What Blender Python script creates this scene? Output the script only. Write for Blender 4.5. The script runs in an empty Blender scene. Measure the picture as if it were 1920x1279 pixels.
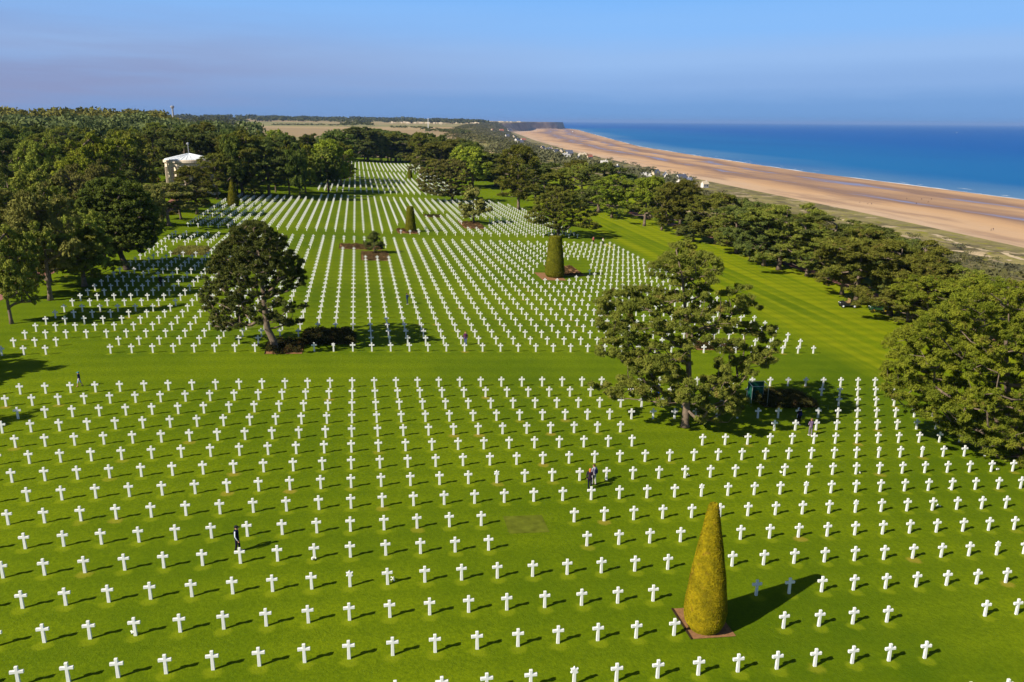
import bpy, math, random
import numpy as np
from mathutils import Matrix, Vector

# ------------------------------------------------------------------ camera, world, sun, exposure
SC = bpy.context.scene
COL = SC.collection
K = 0.94
FPX, PITCH, ROLL, YAW = 1506.415698, 0.267736, 0.007475, 0.187202
ORG_U, ORG_V, STEP_U, STEP_V = -1.48147, 36.22407, 2.19857, 3.31084
TERR = np.array([-0.50256, -0.33360, -0.18642, -2.26376, 0.46727, 0.61998, 0.01781, 0.21664])
CAM_H = 28.0 * K
SEA_Z = -48.0


def _axes():
    cy, sy = math.cos(YAW), math.sin(YAW)
    f = np.array([sy * math.cos(PITCH), cy * math.cos(PITCH), -math.sin(PITCH)])
    r = np.array([cy, -sy, 0.0])
    u = np.cross(r, f)
    cr, sr = math.cos(ROLL), math.sin(ROLL)
    return f, cr * r + sr * u, -sr * r + cr * u


FWD, RGT, UPV = _axes()
cam_data = bpy.data.cameras.new('camera')
cam = bpy.data.objects.new('camera', cam_data)
COL.objects.link(cam)
cam.matrix_world = Matrix(((RGT[0], UPV[0], -FWD[0], 0), (RGT[1], UPV[1], -FWD[1], 0),
                           (RGT[2], UPV[2], -FWD[2], CAM_H), (0, 0, 0, 1)))
cam_data.sensor_width = 36.0
cam_data.lens = 36.0 * FPX / 1920.0
cam_data.clip_start = 0.5
cam_data.clip_end = 120000.0
SC.camera = cam

EXPO = 0.46
SUN_EL = math.radians(37.0)
SUN_AZ = math.atan2(-1.334, -0.61)          # direction towards the sun, from +Y clockwise
sun_dir = Vector((math.sin(SUN_AZ) * math.cos(SUN_EL), math.cos(SUN_AZ) * math.cos(SUN_EL), math.sin(SUN_EL)))
sd = bpy.data.lights.new('sun', 'SUN')
sd.energy = 5.0
sd.angle = math.radians(0.5)
sd.color = (1.0, 0.93, 0.80)
sun = bpy.data.objects.new('sun', sd)
sun.rotation_euler = sun_dir.to_track_quat('Z', 'Y').to_euler()
sun.location = (-80, -40, 90)
COL.objects.link(sun)


def S(r, g, b, m=1.0):
    def c(x):
        x /= 255.0
        return m * (x / 12.92 if x <= 0.04045 else ((x + 0.055) / 1.055) ** 2.4)
    return (c(r), c(g), c(b), 1.0)


world = bpy.data.worlds.new('World')
SC.world = world
world.use_nodes = True
wn, wl = world.node_tree.nodes, world.node_tree.links
wn.clear()
w_out = wn.new('ShaderNodeOutputWorld')
w_bg = wn.new('ShaderNodeBackground')
sky = wn.new('ShaderNodeTexSky')
sky.sky_type = 'NISHITA'
sky.sun_disc = False
sky.sun_elevation = SUN_EL
sky.sun_rotation = SUN_AZ % (2 * math.pi)
sky.altitude = 60
sky.air_density = 1.0
sky.dust_density = 1.0
sky.ozone_density = 2.0
tc = wn.new('ShaderNodeTexCoord')
sep = wn.new('ShaderNodeSeparateXYZ')
wl.new(tc.outputs['Generated'], sep.inputs[0])
# thin band of autumn haze lying on the horizon: lavender over the land, deeper blue over the sea
ramp = wn.new('ShaderNodeValToRGB')
ramp.color_ramp.interpolation = 'EASE'
mr = wn.new('ShaderNodeMapRange')
mr.inputs['From Min'].default_value = 0.0
mr.inputs['From Max'].default_value = 0.17
wl.new(sep.outputs['Z'], mr.inputs['Value'])
wob = wn.new('ShaderNodeTexNoise')
wmap = wn.new('ShaderNodeMapping')
wmap.inputs['Scale'].default_value = (2.2, 2.2, 26.0)
wl.new(tc.outputs['Generated'], wmap.inputs['Vector'])
wl.new(wmap.outputs[0], wob.inputs['Vector'])
wob.inputs['Scale'].default_value = 1.0
wob.inputs['Detail'].default_value = 5.0
wob.inputs['Roughness'].default_value = 0.55
madd = wn.new('ShaderNodeMath'); madd.operation = 'MULTIPLY_ADD'
wl.new(wob.outputs['Fac'], madd.inputs[0])
madd.inputs[1].default_value = 0.22
msub = wn.new('ShaderNodeMath'); msub.operation = 'SUBTRACT'
wl.new(mr.outputs[0], msub.inputs[0]); msub.inputs[1].default_value = 0.10
wl.new(msub.outputs[0], madd.inputs[2])
wl.new(madd.outputs[0], ramp.inputs[0])
els = ramp.color_ramp.elements
els[0].position = 0.0; els[0].color = S(110, 158, 215)
els[1].position = 0.92; els[1].color = S(120, 184, 254)
for pos, c in ((0.12, S(118, 163, 219)), (0.25, S(140, 178, 230)), (0.42, S(152, 190, 240)), (0.64, S(138, 190, 250))):
    e = els.new(pos); e.color = c
# lavender veil towards the land side (-X of the view)
veil = wn.new('ShaderNodeMapRange')
veil.inputs['From Min'].default_value = 0.28
veil.inputs['From Max'].default_value = -0.30
wl.new(sep.outputs['X'], veil.inputs['Value'])
veilz = wn.new('ShaderNodeMapRange')
veilz.inputs['From Min'].default_value = 0.15
veilz.inputs['From Max'].default_value = 0.05
wl.new(sep.outputs['Z'], veilz.inputs['Value'])
vm = wn.new('ShaderNodeMath'); vm.operation = 'MULTIPLY'
wl.new(veil.outputs[0], vm.inputs[0]); wl.new(veilz.outputs[0], vm.inputs[1])
vm2 = wn.new('ShaderNodeMath'); vm2.operation = 'MULTIPLY'
vmr = wn.new('ShaderNodeMapRange')
vmr.inputs['From Min'].default_value = 0.40; vmr.inputs['From Max'].default_value = 0.60
vmr.inputs['To Min'].default_value = 0.45; vmr.inputs['To Max'].default_value = 1.0
wl.new(wob.outputs['Fac'], vmr.inputs['Value'])
wl.new(vm.outputs[0], vm2.inputs[0]); wl.new(vmr.outputs[0], vm2.inputs[1])
mixv = wn.new('ShaderNodeMixRGB')
wl.new(vm2.outputs[0], mixv.inputs['Fac'])
wl.new(ramp.outputs[0], mixv.inputs['Color1'])
mixv.inputs['Color2'].default_value = S(142, 155, 196)
skm = wn.new('ShaderNodeMixRGB'); skm.blend_type = 'MULTIPLY'
skm.inputs['Fac'].default_value = 1.0
wl.new(sky.outputs[0], skm.inputs['Color1'])
skm.inputs['Color2'].default_value = (0.52, 0.53, 0.56, 1)
mxs = wn.new('ShaderNodeMixRGB')
band = wn.new('ShaderNodeMapRange')
band.interpolation_type = 'SMOOTHSTEP'
band.inputs['From Min'].default_value = 0.15
band.inputs['From Max'].default_value = 0.34
wl.new(sep.outputs['Z'], band.inputs['Value'])
wl.new(band.outputs[0], mxs.inputs['Fac'])
sc_band = wn.new('ShaderNodeMixRGB'); sc_band.blend_type = 'DIVIDE'
sc_band.inputs['Fac'].default_value = 1.0
wl.new(mixv.outputs[0], sc_band.inputs['Color1'])
SKY_STRENGTH = 0.08
SKY_DIV = SKY_STRENGTH * 2 ** EXPO
sc_band.inputs['Color2'].default_value = (SKY_DIV, SKY_DIV, SKY_DIV, 1)
wl.new(sc_band.outputs[0], mxs.inputs['Color1'])
wl.new(skm.outputs[0], mxs.inputs['Color2'])
wl.new(mxs.outputs[0], w_bg.inputs['Color'])
w_bg.inputs['Strength'].default_value = SKY_STRENGTH
wl.new(w_bg.outputs[0], w_out.inputs['Surface'])

SC.view_settings.view_transform = 'Standard'
SC.view_settings.look = 'None'
SC.view_settings.exposure = EXPO
SC.view_settings.gamma = 1.0
SC.view_settings.use_curve_mapping = False
SC.render.engine = 'CYCLES'
SC.cycles.max_bounces = 6
SC.cycles.diffuse_bounces = 3
SC.cycles.glossy_bounces = 2
SC.cycles.transmission_bounces = 3
SC.cycles.volume_bounces = 0
SC.cycles.transparent_max_bounces = 6
SC.cycles.use_denoising = True

# ------------------------------------------------------------------ terrain functions
def ss(a, b, x):
    t = np.clip((np.asarray(x, float) - a) / (b - a), 0, 1)
    return t * t * (3 - 2 * t)


CV = np.array([-6000, 0, 418, 529, 627, 898, 1165, 1536, 1850, 3168, 5200, 6000, 6900, 7400, 7500, 8240, 8600, 9500, 14000, 45000.])
CIN = np.array([393, 391, 393, 404, 413, 428, 446, 485, 505, 679, 982, 1250, 1470, 1580, 1840, 2105, 2110, 1480, 1000, 1000.])
CWV = np.array([-6000, 0, 718, 970, 1185, 1445, 1803, 2426, 3347, 5882, 7000, 8240, 8600, 9500, 14000, 45000.])
CWA = np.array([640, 655, 668, 682, 690, 722, 767, 856, 1062, 1640, 1900, 2122, 2130, 1500, 1015, 1015.])
OFV = np.array([-6000, 0, 400, 700, 1200, 2000, 3500, 5200, 6000, 8240, 45000.])
OFF = np.array([288, 288, 290, 290, 285, 270, 220, 110, 45, 30, 30.])


def c_in(v): return np.interp(v, CV, CIN)
def c_wa(v): return np.interp(v, CWV, CWA)
def c_cr(v): return c_in(v) - np.interp(v, OFV, OFF)


RISE_D = np.array([0, 520, 1200, 2000, 3500, 5000, 7000, 12000, 60000.])
RISE_Z = np.array([0, 0, 5, 6, 14, 24, 28, 24, 10.])


def plateau(u, v):
    u = np.asarray(u, float); v = np.asarray(v, float)
    a = np.abs(u)
    uu = np.sign(u) * np.where(a < 75, a, 75 + 40 * (1 - np.exp(-(np.maximum(a, 75) - 75) / 40)))
    vv = np.where(v > 330, 330 + 60 * (1 - np.exp(-(np.maximum(v, 330) - 330) / 60)), v)
    vv = np.where(vv < 25, 25 - 15 * (1 - np.exp(-(25 - np.minimum(vv, 25)) / 15)), vv)
    U = uu / K / 50; V = (vv / K - 100) / 100
    q = TERR
    z = q[0]*U*U + q[1]*U*V + q[2]*V*V + q[3]*U + q[4]*V + q[5]*U*U*V + q[6]*U*V*V + q[7]*U**3
    d = np.hypot(u, v)
    z = z * K * (1 - ss(600, 1300, d))
    w = 0.55 + 0.45 * ss(0, 1500, c_cr(v) - u)
    return z + np.interp(d, RISE_D, RISE_Z) * w


def ground_z(u, v):
    u = np.asarray(u, float); v = np.asarray(v, float)
    ci, cw, cr = c_in(v), c_wa(v), c_cr(v)
    foot = ci - (ci - cr) * 0.22
    zp = plateau(np.minimum(u, cr), v)
    zd = SEA_Z + 5.0
    t = np.clip((u - cr) / np.maximum(foot - cr, 1e-3), 0, 1)
    z1 = zp + (zd - zp) * (0.65 * t + 0.35 * t * t * (3 - 2 * t))
    lump = (np.sin(u * 0.11 + v * 0.035) + np.sin(v * 0.083 - u * 0.05) + np.sin(v * 0.21 + u * 0.17) * 0.6) * 0.9
    z1 = z1 + lump * ss(0.25, 0.8, t) * (1 - ss(foot, ci, u)) * (1 - ss(2500, 4000, v))
    t2 = np.clip((u - foot) / np.maximum(ci - foot, 1e-3), 0, 1)
    z2 = np.where(u > foot, z1 - t2 * 2.4, z1)
    t3 = np.clip((u - ci) / np.maximum(cw - ci, 1e-3), 0, 1)
    z3 = np.where(u > ci, zd - 2.4 - 2.6 * t3, z2)
    return np.where(u > cw, SEA_Z - np.minimum((u - cw) * 0.02, 1.4), z3)


def gz(u, v): return float(ground_z(u, v))


def ray(x, y):
    return FWD + RGT * (x - 960.0) / FPX - UPV * (y - 639.5) / FPX


def at(x, y):
    """ground point seen at photo position (x, y)"""
    d = ray(x, y)
    t0 = 5.0
    tt = np.geomspace(10, 20000, 1500)
    pts = d[None, :] * tt[:, None] + np.array([0, 0, CAM_H])
    below = pts[:, 2] < ground_z(pts[:, 0], pts[:, 1])
    i = int(np.argmax(below)) if below.any() else len(tt) - 1
    a, b = tt[max(i - 1, 0)], tt[i]
    for _ in range(40):
        m = 0.5 * (a + b)
        p = d * m
        if p[2] + CAM_H < gz(p[0], p[1]): b = m
        else: a = m
    p = d * b
    return Vector((p[0], p[1], gz(p[0], p[1])))


def proj(P):
    d = np.asarray(P, float) - np.array([0, 0, CAM_H])
    w = d @ FWD
    return 960 + FPX * (d @ RGT) / w, 639.5 - FPX * (d @ UPV) / w


def on_plane(x, y, P):
    """point seen at (x, y) on the upright plane through P facing the camera"""
    n = np.array([FWD[0], FWD[1], 0]); n /= np.linalg.norm(n)
    d = ray(x, y)
    t = (np.array(P) - np.array([0, 0, CAM_H])) @ n / (d @ n)
    return np.array([0, 0, CAM_H]) + d * t


def at_dist(x, dist):
    d = ray(x, 300.0)
    h = math.hypot(d[0], d[1])
    u, v = d[0] / h * dist, d[1] / h * dist
    return Vector((u, v, gz(u, v)))


def height_to(P, ytop):
    lo, hi = 0.2, 120.0
    for _ in range(50):
        m = 0.5 * (lo + hi)
        if proj((P[0], P[1], P[2] + m))[1] > ytop: lo = m
        else: hi = m
    return lo


# ------------------------------------------------------------------ object helpers
def tag(o, label=None, cat=None, group=None, kind=None):
    if label: o['label'] = label
    if cat: o['category'] = cat
    if group: o['group'] = group
    if kind: o['kind'] = kind
    return o


def empty(name, loc=(0, 0, 0), rz=0.0):
    o = bpy.data.objects.new(name, None)
    o.empty_display_size = 0.5
    o.location = loc
    o.rotation_euler = (0, 0, rz)
    COL.objects.link(o)
    return o


def mesh_from(name, V, F, smooth=False):
    me = bpy.data.meshes.new(name)
    V = np.asarray(V, np.float32)
    if isinstance(F, np.ndarray):
        n, k = F.shape
        me.vertices.add(len(V)); me.vertices.foreach_set('co', V.ravel())
        me.loops.add(n * k); me.loops.foreach_set('vertex_index', F.astype(np.int32).ravel())
        me.polygons.add(n)
        me.polygons.foreach_set('loop_start', np.arange(0, n * k, k, dtype=np.int32))
        me.polygons.foreach_set('loop_total', np.full(n, k, np.int32))
        me.update(calc_edges=True)
    else:
        me.from_pydata([tuple(v) for v in V.tolist()], [], F)
        me.update()
    if smooth:
        me.polygons.foreach_set('use_smooth', np.ones(len(me.polygons), bool))
    return me


class MB:
    """collects simple solids; build() links them as ONE mesh object"""
    def __init__(self): self.V = []; self.F = []

    def add(self, V, F):
        o = len(self.V)
        self.V += [tuple(map(float, v)) for v in V]
        self.F += [tuple(i + o for i in f) for f in F]
        return self

    def box(self, c, s, rz=0.0, taper=1.0):
        x, y, z = [a * 0.5 for a in s]
        pts = []
        for dz, t in ((-z, 1.0), (z, taper)):
            for dx, dy in ((-x, -y), (x, -y), (x, y), (-x, y)):
                px, py = dx * t, dy * t
                pts.append((c[0] + px * math.cos(rz) - py * math.sin(rz), c[1] + px * math.sin(rz) + py * math.cos(rz), c[2] + dz))
        return self.add(pts, [(3, 2, 1, 0), (4, 5, 6, 7), (0, 1, 5, 4), (1, 2, 6, 5), (2, 3, 7, 6), (3, 0, 4, 7)])

    def tube(self, pts, rad, n=6, caps=True):
        pts = [np.array(p, float) for p in pts]
        V = []; F = []
        for i, p in enumerate(pts):
            d = pts[min(i + 1, len(pts) - 1)] - pts[max(i - 1, 0)]
            d /= (np.linalg.norm(d) + 1e-9)
            a = np.cross(d, (0, 0, 1.0) if abs(d[2]) < 0.9 else (1.0, 0, 0)); a /= np.linalg.norm(a) + 1e-9
            b = np.cross(d, a)
            r = rad[i] if hasattr(rad, '__len__') else rad
            for k in range(n):
                t = 2 * math.pi * k / n
                V.append(p + r * (math.cos(t) * a + math.sin(t) * b))
        for i in range(len(pts) - 1):
            for k in range(n):
                F.append((i * n + k, i * n + (k + 1) % n, (i + 1) * n + (k + 1) % n, (i + 1) * n + k))
        if caps:
            F.append(tuple(range(n))[::-1]); F.append(tuple(range((len(pts) - 1) * n, len(pts) * n)))
        return self.add(V, F)

    def lathe(self, prof, c=(0, 0, 0), n=24):
        V = []; F = []
        for r, z in prof:
            for k in range(n):
                t = 2 * math.pi * k / n
                V.append((c[0] + r * math.cos(t), c[1] + r * math.sin(t), c[2] + z))
        for i in range(len(prof) - 1):
            for k in range(n):
                F.append((i * n + k, i * n + (k + 1) % n, (i + 1) * n + (k + 1) % n, (i + 1) * n + k))
        return self.add(V, F)

    def ball(self, c, r, n=10, m=7):
        r = r if hasattr(r, '__len__') else (r, r, r)
        V = [(c[0], c[1], c[2] - r[2])]
        for i in range(1, m):
            a = -math.pi / 2 + math.pi * i / m
            for k in range(n):
                t = 2 * math.pi * k / n
                V.append((c[0] + r[0] * math.cos(a) * math.cos(t), c[1] + r[1] * math.cos(a) * math.sin(t), c[2] + r[2] * math.sin(a)))
        V.append((c[0], c[1], c[2] + r[2]))
        F = [(0, 1 + (k + 1) % n, 1 + k) for k in range(n)]
        for i in range(m - 2):
            for k in range(n):
                a = 1 + i * n
                F.append((a + k, a + (k + 1) % n, a + n + (k + 1) % n, a + n + k))
        l = len(V) - 1; a = 1 + (m - 2) * n
        F += [(a + k, a + (k + 1) % n, l) for k in range(n)]
        return self.add(V, F)

    def build(self, name, m, parent=None, smooth=False):
        me = mesh_from(name, self.V, self.F, smooth)
        return link(name, me, m, parent)


def link(name, me, m, parent=None):
    o = bpy.data.objects.new(name, me)
    if m is not None and len(me.materials) == 0:
        me.materials.append(m)
    COL.objects.link(o)
    if parent is not None: o.parent = parent
    return o


def copy_tree(o, parent=None):
    c = o.copy(); COL.objects.link(c)
    if parent is not None: c.parent = parent
    for ch in o.children: copy_tree(ch, c)
    return c


# ------------------------------------------------------------------ materials
class NT:
    def __init__(self, name):
        self.m = bpy.data.materials.new(name); self.m.use_nodes = True
        self.n = self.m.node_tree.nodes; self.l = self.m.node_tree.links
        self.n.clear()
        self.out = self.n.new('ShaderNodeOutputMaterial')

    def node(self, t, **kw):
        x = self.n.new(t)
        for k, v in kw.items(): setattr(x, k, v)
        return x

    def set(self, sock, v):
        if hasattr(v, 'is_output') or isinstance(v, bpy.types.NodeSocket): self.l.new(v, sock)
        else: sock.default_value = v

    def noise(self, vec, scale, detail=3.0, rough=0.55, mapping=None):
        if mapping is not None:
            mp = self.node('ShaderNodeMapping'); mp.inputs['Scale'].default_value = mapping
            self.l.new(vec, mp.inputs['Vector']); vec = mp.outputs[0]
        t = self.node('ShaderNodeTexNoise')
        self.l.new(vec, t.inputs['Vector'])
        t.inputs['Scale'].default_value = scale; t.inputs['Detail'].default_value = detail
        t.inputs['Roughness'].default_value = rough
        return t.outputs['Fac']

    def rng(self, v, a, b, c=0.0, d=1.0, smooth=False):
        r = self.node('ShaderNodeMapRange')
        if smooth: r.interpolation_type = 'SMOOTHSTEP'
        self.l.new(v, r.inputs['Value'])
        for k, x in (('From Min', a), ('From Max', b), ('To Min', c), ('To Max', d)): r.inputs[k].default_value = x
        return r.outputs[0]

    def mix(self, f, a, b, mode='MIX'):
        x = self.node('ShaderNodeMixRGB'); x.blend_type = mode
        self.set(x.inputs['Fac'], f); self.set(x.inputs['Color1'], a); self.set(x.inputs['Color2'], b)
        return x.outputs[0]

    def math(self, op, a, b=None, c=None):
        x = self.node('ShaderNodeMath'); x.operation = op
        self.set(x.inputs[0], a)
        if b is not None: self.set(x.inputs[1], b)
        if c is not None: self.set(x.inputs[2], c)
        return x.outputs[0]

    def attr(self, name):
        a = self.node('ShaderNodeAttribute'); a.attribute_name = name
        return a.outputs['Fac']

    def pos(self): return self.node('ShaderNodeNewGeometry').outputs['Position']
    def obj(self): return self.node('ShaderNodeTexCoord').outputs['Object']
    def rand(self): return self.node('ShaderNodeObjectInfo').outputs['Random']

    def surf(self, color, rough=0.8, spec=0.3, metal=0.0, bump=None, bump_s=0.2, bump_d=0.05):
        b = self.node('ShaderNodeBsdfPrincipled')
        self.set(b.inputs['Base Color'], color); self.set(b.inputs['Roughness'], rough)
        b.inputs['Specular IOR Level'].default_value = spec; b.inputs['Metallic'].default_value = metal
        if bump is not None:
            bp = self.node('ShaderNodeBump'); bp.inputs['Strength'].default_value = bump_s; bp.inputs['Distance'].default_value = bump_d
            self.l.new(bump, bp.inputs['Height']); self.l.new(bp.outputs[0], b.inputs['Normal'])
        self.l.new(b.outputs[0], self.out.inputs['Surface'])
        return self.m


def plain(name, col, rough=0.8, spec=0.3, metal=0.0, amt=0.18, scale=4.0):
    t = NT(name)
    f = t.noise(t.obj(), scale, 4.0)
    dark = tuple(c * (1 - amt) for c in col[:3]) + (1,)
    lite = tuple(min(1, c * (1 + amt)) for c in col[:3]) + (1,)
    return t.surf(t.mix(t.rng(f, 0.3, 0.7), dark, lite), rough, spec, metal)


def foliage(name, a, b, c=None, scale=0.55, trans=0.22, rnd=0.5):
    """two leaf greens in clumps, a third as dry sprigs; small change from tree to tree"""
    t = NT(name)
    o = t.obj()
    col = t.mix(t.rng(t.noise(o, scale, 2.0), 0.36, 0.64), a, b)
    if c is not None:
        col = t.mix(t.rng(t.noise(o, scale * 1.7, 2.0), 0.60, 0.72, 0, 0.75), col, c)
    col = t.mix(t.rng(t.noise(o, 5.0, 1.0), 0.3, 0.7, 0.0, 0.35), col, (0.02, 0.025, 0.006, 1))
    hs = t.node('ShaderNodeHueSaturation')
    r = t.rand()
    t.set(hs.inputs['Hue'], t.rng(r, 0, 1, 0.5 - 0.018, 0.5 + 0.014))
    t.set(hs.inputs['Value'], t.rng(r, 0, 1, 1 - rnd * 0.6, 1 + rnd * 0.6))
    t.l.new(col, hs.inputs['Color'])
    d = t.node('ShaderNodeBsdfDiffuse'); tr = t.node('ShaderNodeBsdfTranslucent')
    t.l.new(hs.outputs[0], d.inputs['Color']); t.l.new(hs.outputs[0], tr.inputs['Color'])
    mx = t.node('ShaderNodeMixShader'); mx.inputs[0].default_value = trans
    t.l.new(d.outputs[0], mx.inputs[1]); t.l.new(tr.outputs[0], mx.inputs[2])
    t.l.new(mx.outputs[0], t.out.inputs['Surface'])
    return t.m


M = {}
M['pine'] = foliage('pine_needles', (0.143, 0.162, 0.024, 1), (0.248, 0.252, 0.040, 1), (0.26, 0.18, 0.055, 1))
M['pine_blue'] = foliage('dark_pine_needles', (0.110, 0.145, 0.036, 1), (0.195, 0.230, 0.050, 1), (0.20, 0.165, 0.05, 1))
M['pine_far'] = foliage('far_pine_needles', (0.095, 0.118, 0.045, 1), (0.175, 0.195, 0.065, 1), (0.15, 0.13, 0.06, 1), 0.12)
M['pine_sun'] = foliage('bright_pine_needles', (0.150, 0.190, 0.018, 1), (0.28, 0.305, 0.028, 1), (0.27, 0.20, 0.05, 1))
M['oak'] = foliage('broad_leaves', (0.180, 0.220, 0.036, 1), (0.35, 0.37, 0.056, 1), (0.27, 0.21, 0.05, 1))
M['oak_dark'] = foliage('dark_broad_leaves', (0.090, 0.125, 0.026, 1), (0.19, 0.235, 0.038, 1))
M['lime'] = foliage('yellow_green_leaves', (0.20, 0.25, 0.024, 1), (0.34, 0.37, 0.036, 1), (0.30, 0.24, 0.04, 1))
M['olive'] = foliage('olive_leaves', (0.185, 0.195, 0.05, 1), (0.33, 0.32, 0.075, 1), (0.29, 0.215, 0.075, 1))
M['autumn'] = foliage('autumn_leaves', (0.19, 0.195, 0.05, 1), (0.30, 0.285, 0.065, 1), (0.30, 0.19, 0.045, 1))
M['thicket'] = foliage('thicket_leaves', (0.095, 0.095, 0.052, 1), (0.150, 0.140, 0.072, 1), (0.15, 0.115, 0.075, 1), 0.02)
M['yew'] = foliage('clipped_yew', (0.25, 0.222, 0.008, 1), (0.40, 0.335, 0.010, 1), (0.30, 0.21, 0.02, 1), 1.6, 0.1, 0.05)
M['yew_green'] = foliage('green_clipped_yew', (0.12, 0.125, 0.010, 1), (0.19, 0.185, 0.014, 1), None, 0.9, 0.1, 0.2)
M['scrub'] = foliage('scrub_leaves', (0.10, 0.095, 0.04, 1), (0.15, 0.14, 0.05, 1), (0.15, 0.10, 0.055, 1), 0.02)
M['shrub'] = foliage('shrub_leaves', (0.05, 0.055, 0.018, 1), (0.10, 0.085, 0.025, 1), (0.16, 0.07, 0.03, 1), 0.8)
M['bedplant'] = foliage('bed_plants', (0.15, 0.085, 0.04, 1), (0.20, 0.125, 0.055, 1), (0.11, 0.13, 0.035, 1), 1.2)
M['bark'] = plain('bark', (0.17, 0.125, 0.09, 1), 0.95, 0.1, amt=0.35, scale=3.0)
M['bark_dark'] = plain('dark_bark', (0.075, 0.058, 0.045, 1), 0.95, 0.1, amt=0.35, scale=3.0)
M['marble'] = plain('white_marble', (0.80, 0.79, 0.76, 1), 0.55, 0.35, amt=0.04, scale=6.0)
M['soil'] = plain('bare_soil', S(142, 104, 70), 0.95, 0.1, amt=0.25, scale=5.0)
M['soil_edge'] = plain('cut_turf_edge', S(50, 38, 22), 0.95, 0.1)
M['gravel'] = plain('red_gravel', S(150, 104, 92), 0.95, 0.1, amt=0.12, scale=1.5)
M['limestone'] = plain('limestone', S(226, 208, 184), 0.8, 0.2, amt=0.06, scale=0.8)
M['lead_roof'] = plain('pale_roof', S(222, 226, 230), 0.5, 0.4, amt=0.04, scale=0.5)
M['house_wall'] = plain('white_render', S(214, 208, 200), 0.9, 0.2, amt=0.06)
M['house_wall2'] = plain('cream_render', S(206, 188, 160), 0.9, 0.2, amt=0.06)
M['slate'] = plain('slate', S(92, 96, 112), 0.6, 0.4, amt=0.15)
M['tile'] = plain('clay_tile', S(168, 104, 82), 0.8, 0.2, amt=0.15)
M['glass_dark'] = plain('dark_window', S(40, 48, 60), 0.2, 0.5)
M['steel'] = plain('pale_steel', S(225, 226, 228), 0.5, 0.5, amt=0.03)
M['concrete'] = plain('concrete', S(150, 150, 152), 0.9, 0.2, amt=0.08)
M['green_net'] = plain('green_netting', S(16, 78, 62), 0.9, 0.2, amt=0.2)
M['pole'] = plain('galvanised_pole', S(170, 178, 170), 0.4, 0.5, 0.4)
M['rubber'] = plain('rubber', S(26, 26, 28), 0.85, 0.2)
M['green_paint'] = plain('green_paint', S(30, 66, 34), 0.45, 0.5)
M['black_paint'] = plain('black_paint', S(24, 25, 28), 0.5, 0.4)
M['yellow_paint'] = plain('yellow_paint', S(196, 166, 36), 0.5, 0.4)
M['tan_seat'] = plain('tan_vinyl', S(150, 122, 80), 0.6, 0.3)  # tan darkened to stand for the shade under the pines
M['rope'] = plain('pale_rope', S(220, 205, 110), 0.9, 0.1)
M['skin'] = plain('skin', S(205, 152, 122), 0.6, 0.3, amt=0.05)
M['petal'] = plain('white_petals', S(240, 238, 226), 0.8, 0.2)
M['foam'] = plain('sea_foam', (0.85, 0.87, 0.9, 1), 0.7, 0.2)
CLOTH = {}


def cloth(r, g, b):
    k = (r, g, b)
    if k not in CLOTH: CLOTH[k] = plain('fabric', S(r, g, b), 0.9, 0.1, amt=0.1, scale=8)
    return CLOTH[k]


t = NT('plaid_fabric')
sx = t.node('ShaderNodeSeparateXYZ'); t.l.new(t.obj(), sx.inputs[0])
w1 = t.rng(t.math('SINE', t.math('MULTIPLY', sx.outputs['X'], 52.0)), -0.1, 0.1)
w2 = t.rng(t.math('SINE', t.math('MULTIPLY', sx.outputs['Z'], 52.0)), -0.1, 0.1)
pc = t.mix(t.math('MULTIPLY', t.math('ADD', w1, w2), 0.5), S(150, 120, 150), S(44, 36, 66))
M['plaid'] = t.surf(pc, 0.9, 0.1)

# ------------------------------------------------------------------ burial lattice
def lat(c, r): return ORG_U + STEP_U * c, ORG_V + STEP_V * r


def inside(x, y, poly):
    n = len(poly); c = False; j = n - 1
    for i in range(n):
        xi, yi = poly[i]; xj, yj = poly[j]
        if (yi > y) != (yj > y) and x < (xj - xi) * (y - yi) / (yj - yi + 1e-12) + xi: c = not c
        j = i
    return c


EDGE_PX = [(1128, 452), (1215, 492), (1300, 540), (1412, 600), (1470, 628), (1542, 668)]
EDGE1_PX = [(1650, 712), (1672, 728), (1705, 768), (1812, 800), (1868, 850), (1960, 900)]
EDGE = sorted([(at(x, y).y, at(x, y).x) for x, y in EDGE_PX])
EDGE1 = sorted([(at(x, y).y, at(x, y).x) for x, y in EDGE1_PX])
EDGE3 = sorted([(at(x, y).y, at(x, y).x) for x, y in ((1098, 452), (1005, 402), (940, 384), (870, 374), (800, 368))])
# bare patches in the rows, as photo rectangles of the base point
GAPS = [(930, 960, 1048, 1036), (1268, 1100, 1408, 1200), (1690, 1150, 1800, 1182), (1768, 1205, 1880, 1240),
        (1194, 826, 1300, 842), (1178, 796, 1440, 818), (1408, 734, 1528, 772), (1392, 752, 1548, 772),
        (95, 650, 197, 672), (110, 640, 205, 656), (500, 636, 575, 668), (576, 622, 672, 648),
        (634, 456, 716, 469), (676, 468, 734, 488), (316, 462, 392, 479), (1030, 492, 1100, 523), (1000, 505, 1060, 527),
        (868, 412, 916, 432), (792, 402, 836, 409), (745, 425, 772, 437), (758, 424, 784, 438), (580, 466, 600, 474),
        (760, 328, 782, 338), (425, 375, 452, 388)]
ROWS1 = range(-4, 14); ROWS2 = range(17, 45); ROWS3 = range(48, 76); ROWS4 = list(range(82, 121)) + list(range(126, 150))
graves = []
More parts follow.
